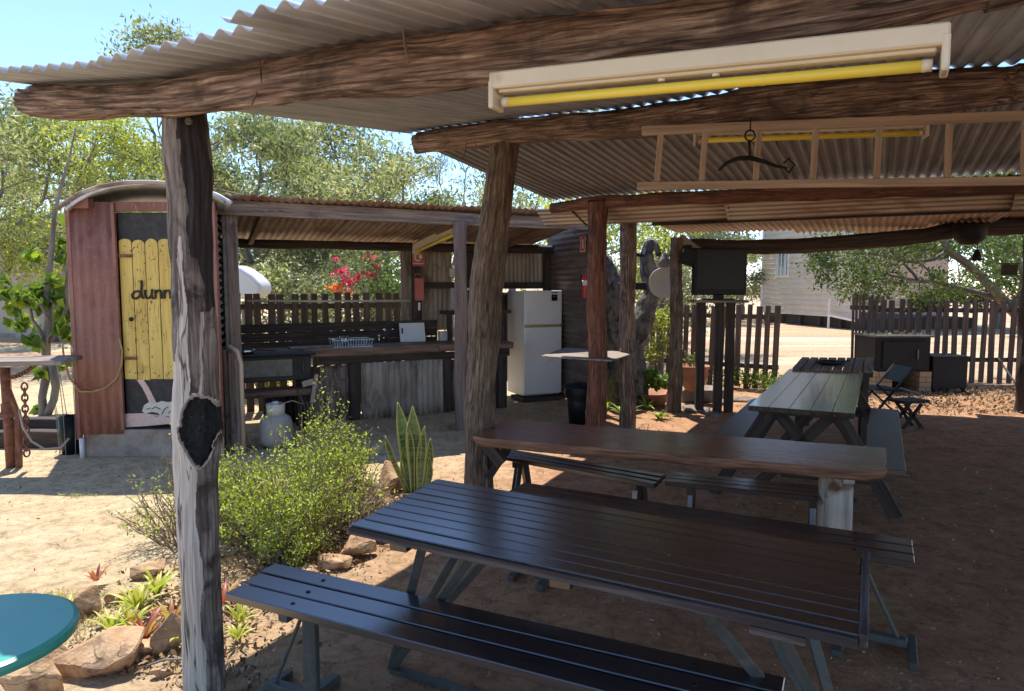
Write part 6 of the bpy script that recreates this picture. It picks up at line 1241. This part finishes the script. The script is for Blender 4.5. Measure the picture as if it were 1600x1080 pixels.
bush('upright leafy part of the garden shrub at the rock end',(-1.30,5.02),.38,.36,.62,110,5000,'leafshrub',6,.023)
bush('sparse dry twiggy shrub left of the burnt post',(-2.02,4.35),.42,.45,.58,110,1500,'leafshrub',7,.022,dry=1)
bush('brown dry twigs at the right foot of the garden shrub',(-1.02,4.45),.34,.42,.32,170,600,'leafdry',8,.022,dry=1)
bush('low front skirt of the garden shrub behind the nearest bench end',(-1.28,3.98),.26,.28,.36,110,4200,'leafshrub',9,.021)
# rocks
for (px,py,sx,sy,sz,rz,sd,lb) in(
 (607,772,.20,.13,.17,.4,3,'tall orange rock beside the snake plant'),
 (575,787,.12,.10,.08,.2,4,'low orange rock left of the tall rock'),
 (556,878,.14,.10,.10,.7,5,'orange rock with a bright lit face under the table corner'),
 (600,848,.12,.08,.05,.2,6,'flat orange rock partly under the near table corner'),
 (520,893,.13,.09,.07,.1,7,'brown rock at the foot of the dry twigs'),
 (132,1058,.23,.16,.11,.1,8,'large cracked sandstone rock at the lower left'),
 (210,1035,.09,.08,.07,.6,9,'small broken rock right of the large sandstone rock'),
 (262,1030,.085,.08,.15,.3,10,'upright brown rock left of the burnt post foot'),
 (132,965,.09,.07,.11,.1,11,'upright brown rock behind the teal table'),
 (175,945,.06,.05,.05,.5,12,'small rock behind the bromeliads'),
 (30,1100,.15,.12,.12,.2,13,'sandstone rock below the rim of the teal table'),
 (70,1050,.09,.07,.07,.8,16,'small rock between the teal table and the large sandstone rock'),
 (250,1062,.05,.04,.03,.4,17,'very small rock before the upright brown rock'),
 (425,930,.06,.05,.04,.9,18,'small stone in the leaf litter left of the nearest bench end'),
 (228,905,.13,.08,.06,.4,14,'dark rock at the back of the bromeliad bed'),
 (470,905,.1,.07,.05,.0,15,'small rock in the leaf litter behind the nearest bench')):
    g=G(px,py); hullrock('garden_rock',lb,(g.x,g.y+sy*.5,sz*.55),(sx,sy,sz),sd,'rock',n=11,rz=rz,group='rocks edging the garden bed')
g=G(1018,971); hullrock('pebble','pale pebble on the dirt under the near table','x' and (g.x,g.y,.01),(.022,.016,.012),90,'rockgrey',group=None)
for i,(px,py) in enumerate(((868,905),(885,905))): g=G(px,py); hullrock('pebble',['dark lump on the dirt at the left under the near table','smaller dark lump on the dirt under the near table'][i],(g.x,g.y,.012),(.04-.01*i,.025,.02),91+i,'rockgrey')
# snake plant
sp_=thing('snake_plant','tall snake plant with yellow edged leaves beside the orange rock','plant',tuple(G(645,770)))
c=G(648,775)
def sblade(px0,py0,px1,py1,w,bow=0):
    mb=MB(); y=c.y+RND.uniform(-.05,.05); p0=D(px0,py0,y);p1=D(px1,py1,y+RND.uniform(-.05,.05)); p0.z=max(p0.z,0); n=14; vs=[];fs=[];gs=[];ms=[]; d=(p1-p0); sd=Vector((d.z,0,-d.x)).normalized(); L=d.length
    for i in range(n+1):
        t=i/n; ww=1.35*w*(.55+.9*t if t<.5 else 1.0)*(1 if t<.62 else max(.02,1-((t-.62)/.38)**1.8)); q=p0.lerp(p1,t)+sd*bow*math.sin(math.pi*t)+Vector((0,.02*math.sin(t*4),0)); an=.5*math.sin(t*3+px0)
        s2=(sd*math.cos(an)+Vector((0,1,0))*math.sin(an))
        for k,(u,hh) in enumerate(((-1,0),(-.6,.18),(0,.28),(.6,.18),(1,0))): vs.append(q+s2*u*ww*.5+Vector((0,hh*ww,0))); gs.append(Vector((t*L,u*w*.5,0))); ms.append(abs(u)*.8)
    for i in range(n):
        for k in range(4): a=i*5+k; fs.append((a,a+1,a+6,a+5))
    mb.add(vs,fs,gs,ms); mb.build('leaf',M['snake'],sp_,solid=.004,smooth=True)
for a_ in((640,772,622,628,.075,.01),(648,772,645,634,.085,.0),(655,772,664,665,.055,-.01),(638,770,602,680,.04,-.02),(660,772,673,684,.045,.015),(650,772,656,700,.06,0),(634,772,630,700,.05,0),(662,772,671,712,.04,.02),(645,772,638,660,.05,.0)): sblade(*a_)
# bromeliads
for i,(px,py,n,L,w_,lb) in enumerate(((215,940,18,.17,.022,'bright yellow green bromeliad beside the burnt post'),(245,915,16,.17,.022,'tall bright bromeliad behind the others'),(175,975,12,.13,.018,'small yellow bromeliad in front of the sticks'),(205,968,14,.14,.02,'yellow bromeliad between the sticks and the pink one'),(268,960,14,.16,.022,'pink and yellow bromeliad over the upright rock'),(150,895,10,.10,.018,'red tipped bromeliad on top of the left rock'),(100,945,10,.12,.016,'pale yellow bromeliad at the rim of the teal table'),(278,990,12,.13,.022,'bromeliad leaning on the burnt post'),(228,985,14,.16,.020,'pink bromeliad behind the small broken rock'),(376,960,12,.12,.02,'bromeliad on the right side of the burnt post'),(350,930,12,.14,.02,'red and green bromeliad right behind the burnt post'),(372,985,10,.10,.016,'small green bromeliad by the nearest bench end'))):
    g=G(px,py+12,.03); rosette('bromeliad',lb,g,n,L*1.0,w_*1.0,'brom',1.0,(.12,.95),'bromeliads in the front garden bed',(0,.45) if i not in(4,5,8,10) else (.4,1),cat='bromeliad')
# litter: twigs, dry leaves, pebbles
def scatter(n,f):
    out=[]
    while len(out)<n:
        p=f()
        if p is not None: out.append(p)
    return out
rr=random.Random(5)
def bed(): 
    t=rr.random(); y=2.75+t*2.7; x=-1.62+.16*(y-2.7)+rr.gauss(0,.26); return (x,y,rr.uniform(.012,.045))
leafmesh('leaf_litter',scatter(5200,bed),.032,M['leafdry'],None,.5); tag(bpy.context.scene.objects[-1] if 0 else [o for o in bpy.data.objects if o.name.startswith('leaf_litter') and 'label' not in o][0],'brown dry leaf litter in the front garden bed','leaves',kind='stuff')
def nearg():
    y=1.9+rr.random()**1.5*6; return (rr.uniform(-.55,.75)*y*1.0+.2,y,rr.uniform(.004,.010))
leafmesh('dirt_chips',scatter(5200,nearg),.013,M['leafdry'],None,.6); tag(bpy.data.objects['dirt_chips'],'tiny bark chips and crumbs over the dirt by the tables','leaves',kind='stuff')
P=[]
for (x,y,r_) in((-1.15,2.66,.14),(-.21,4.52,.2),(.87,7.1,.2),(1.27,7.6,.2),(2.1,8.85,.2),(-.56,7.78,.16),(-2.76,6.98,.2),(1.5,3.5,.14)):
    for _ in range(170): a=rr.uniform(0,6.3); q=r_*(.7+abs(rr.gauss(0,.5))); P.append((x+math.cos(a)*q,y+math.sin(a)*q,rr.uniform(.005,.02)))
leafmesh('post_litter',P,.028,M['leafdry'],None,.45); tag(bpy.data.objects['post_litter'],'dry leaves drifted around the feet of the posts','leaves',kind='stuff')
def allg(): 
    x,y=rr.uniform(-5,5.5),rr.uniform(1.7,11); return (x,y,rr.uniform(.006,.016))
leafmesh('dirt_litter',scatter(2600,allg),.026,M['leafdry'],None,.4); tag(bpy.data.objects['dirt_litter'],'small dry leaves and bits scattered over the dirt','leaves',kind='stuff')
P=scatter(2600,lambda:(rr.uniform(4.6,8),rr.uniform(8.6,11),rr.uniform(.006,.03))); leafmesh('yard_litter',P,.05,M['leafdry'],None,.5); tag(bpy.data.objects['yard_litter'],'thick dry leaf litter in front of the heater and right fence','leaves',kind='stuff')
mb=MB()
for i in range(420):
    if i<260: x,y,_=bed()
    else: x,y,_=allg()
    a=rr.uniform(0,6.3); L=rr.uniform(.03,.13 if i<260 else .07); r=rr.uniform(.0008,.003); mb.tube([(x,y,.012),(x+math.cos(a)*L*.5,y+math.sin(a)*L*.5,.02+rr.uniform(0,.03)*(i<260)),(x+math.cos(a+.3)*L,y+math.sin(a+.3)*L,.012)],r,4)
tag(mb.build('twig_litter',M['twig']),'thin dry twigs scattered over the garden bed and dirt','twigs',kind='stuff')
mb=MB()
for i in range(520):
    x,y=(rr.uniform(-5,5),rr.uniform(1.7,10)); s=rr.uniform(.003,.011)*(1+(i%23==0)); vs=[Vector((x,y,.003))+Vector((rr.gauss(0,1),rr.gauss(0,1),rr.gauss(0,.7))).normalized()*s for _ in range(6)]
    mb.add(vs,[(0,1,2),(0,2,3),(0,3,4),(0,4,1),(5,2,1),(5,3,2),(5,4,3),(5,1,4)],vs)
tag(mb.build('gravel_bits',M['rockgrey']),'tiny stones scattered over the dirt floor','gravel',kind='stuff')
for i,(a,b,Y,r) in enumerate((((150,985),(196,972),2.95,.009),((160,992),(205,980),2.93,.006),((230,1040),(285,1030),2.72,.005))):
    mb=MB(); p,q=G(*a,.03),G(*b,.05); mb.tube([p,p.lerp(q,.5)+Vector((0,0,.012)),q],r,7); tag(mb.build('stick',M['trunk']),['thick grey stick in the bromeliad bed','thin grey stick in front of the thick one','thin curved stick at the foot of the upright rock'][i],'stick')
# short dry grass in the sunny yard
def grassp():
    x,y=rr.uniform(-6.5,-1.9),rr.uniform(3.0,6.2)
    if y>5.3 or noise.noise((x*1.1,y*1.1,3))<.16: return None
    return (x,y,.012)
gp=scatter(9000,grassp); leafmesh('dry_grass',gp,.035,leafmat('dry_grass_blade',[(.40,.38,.14),(.52,.46,.24),(.60,.50,.30)],.3,.8),None,.14,up=1.6); tag(bpy.data.objects['dry_grass'],'patchy short dry grass in the sunny yard','grass',kind='stuff')
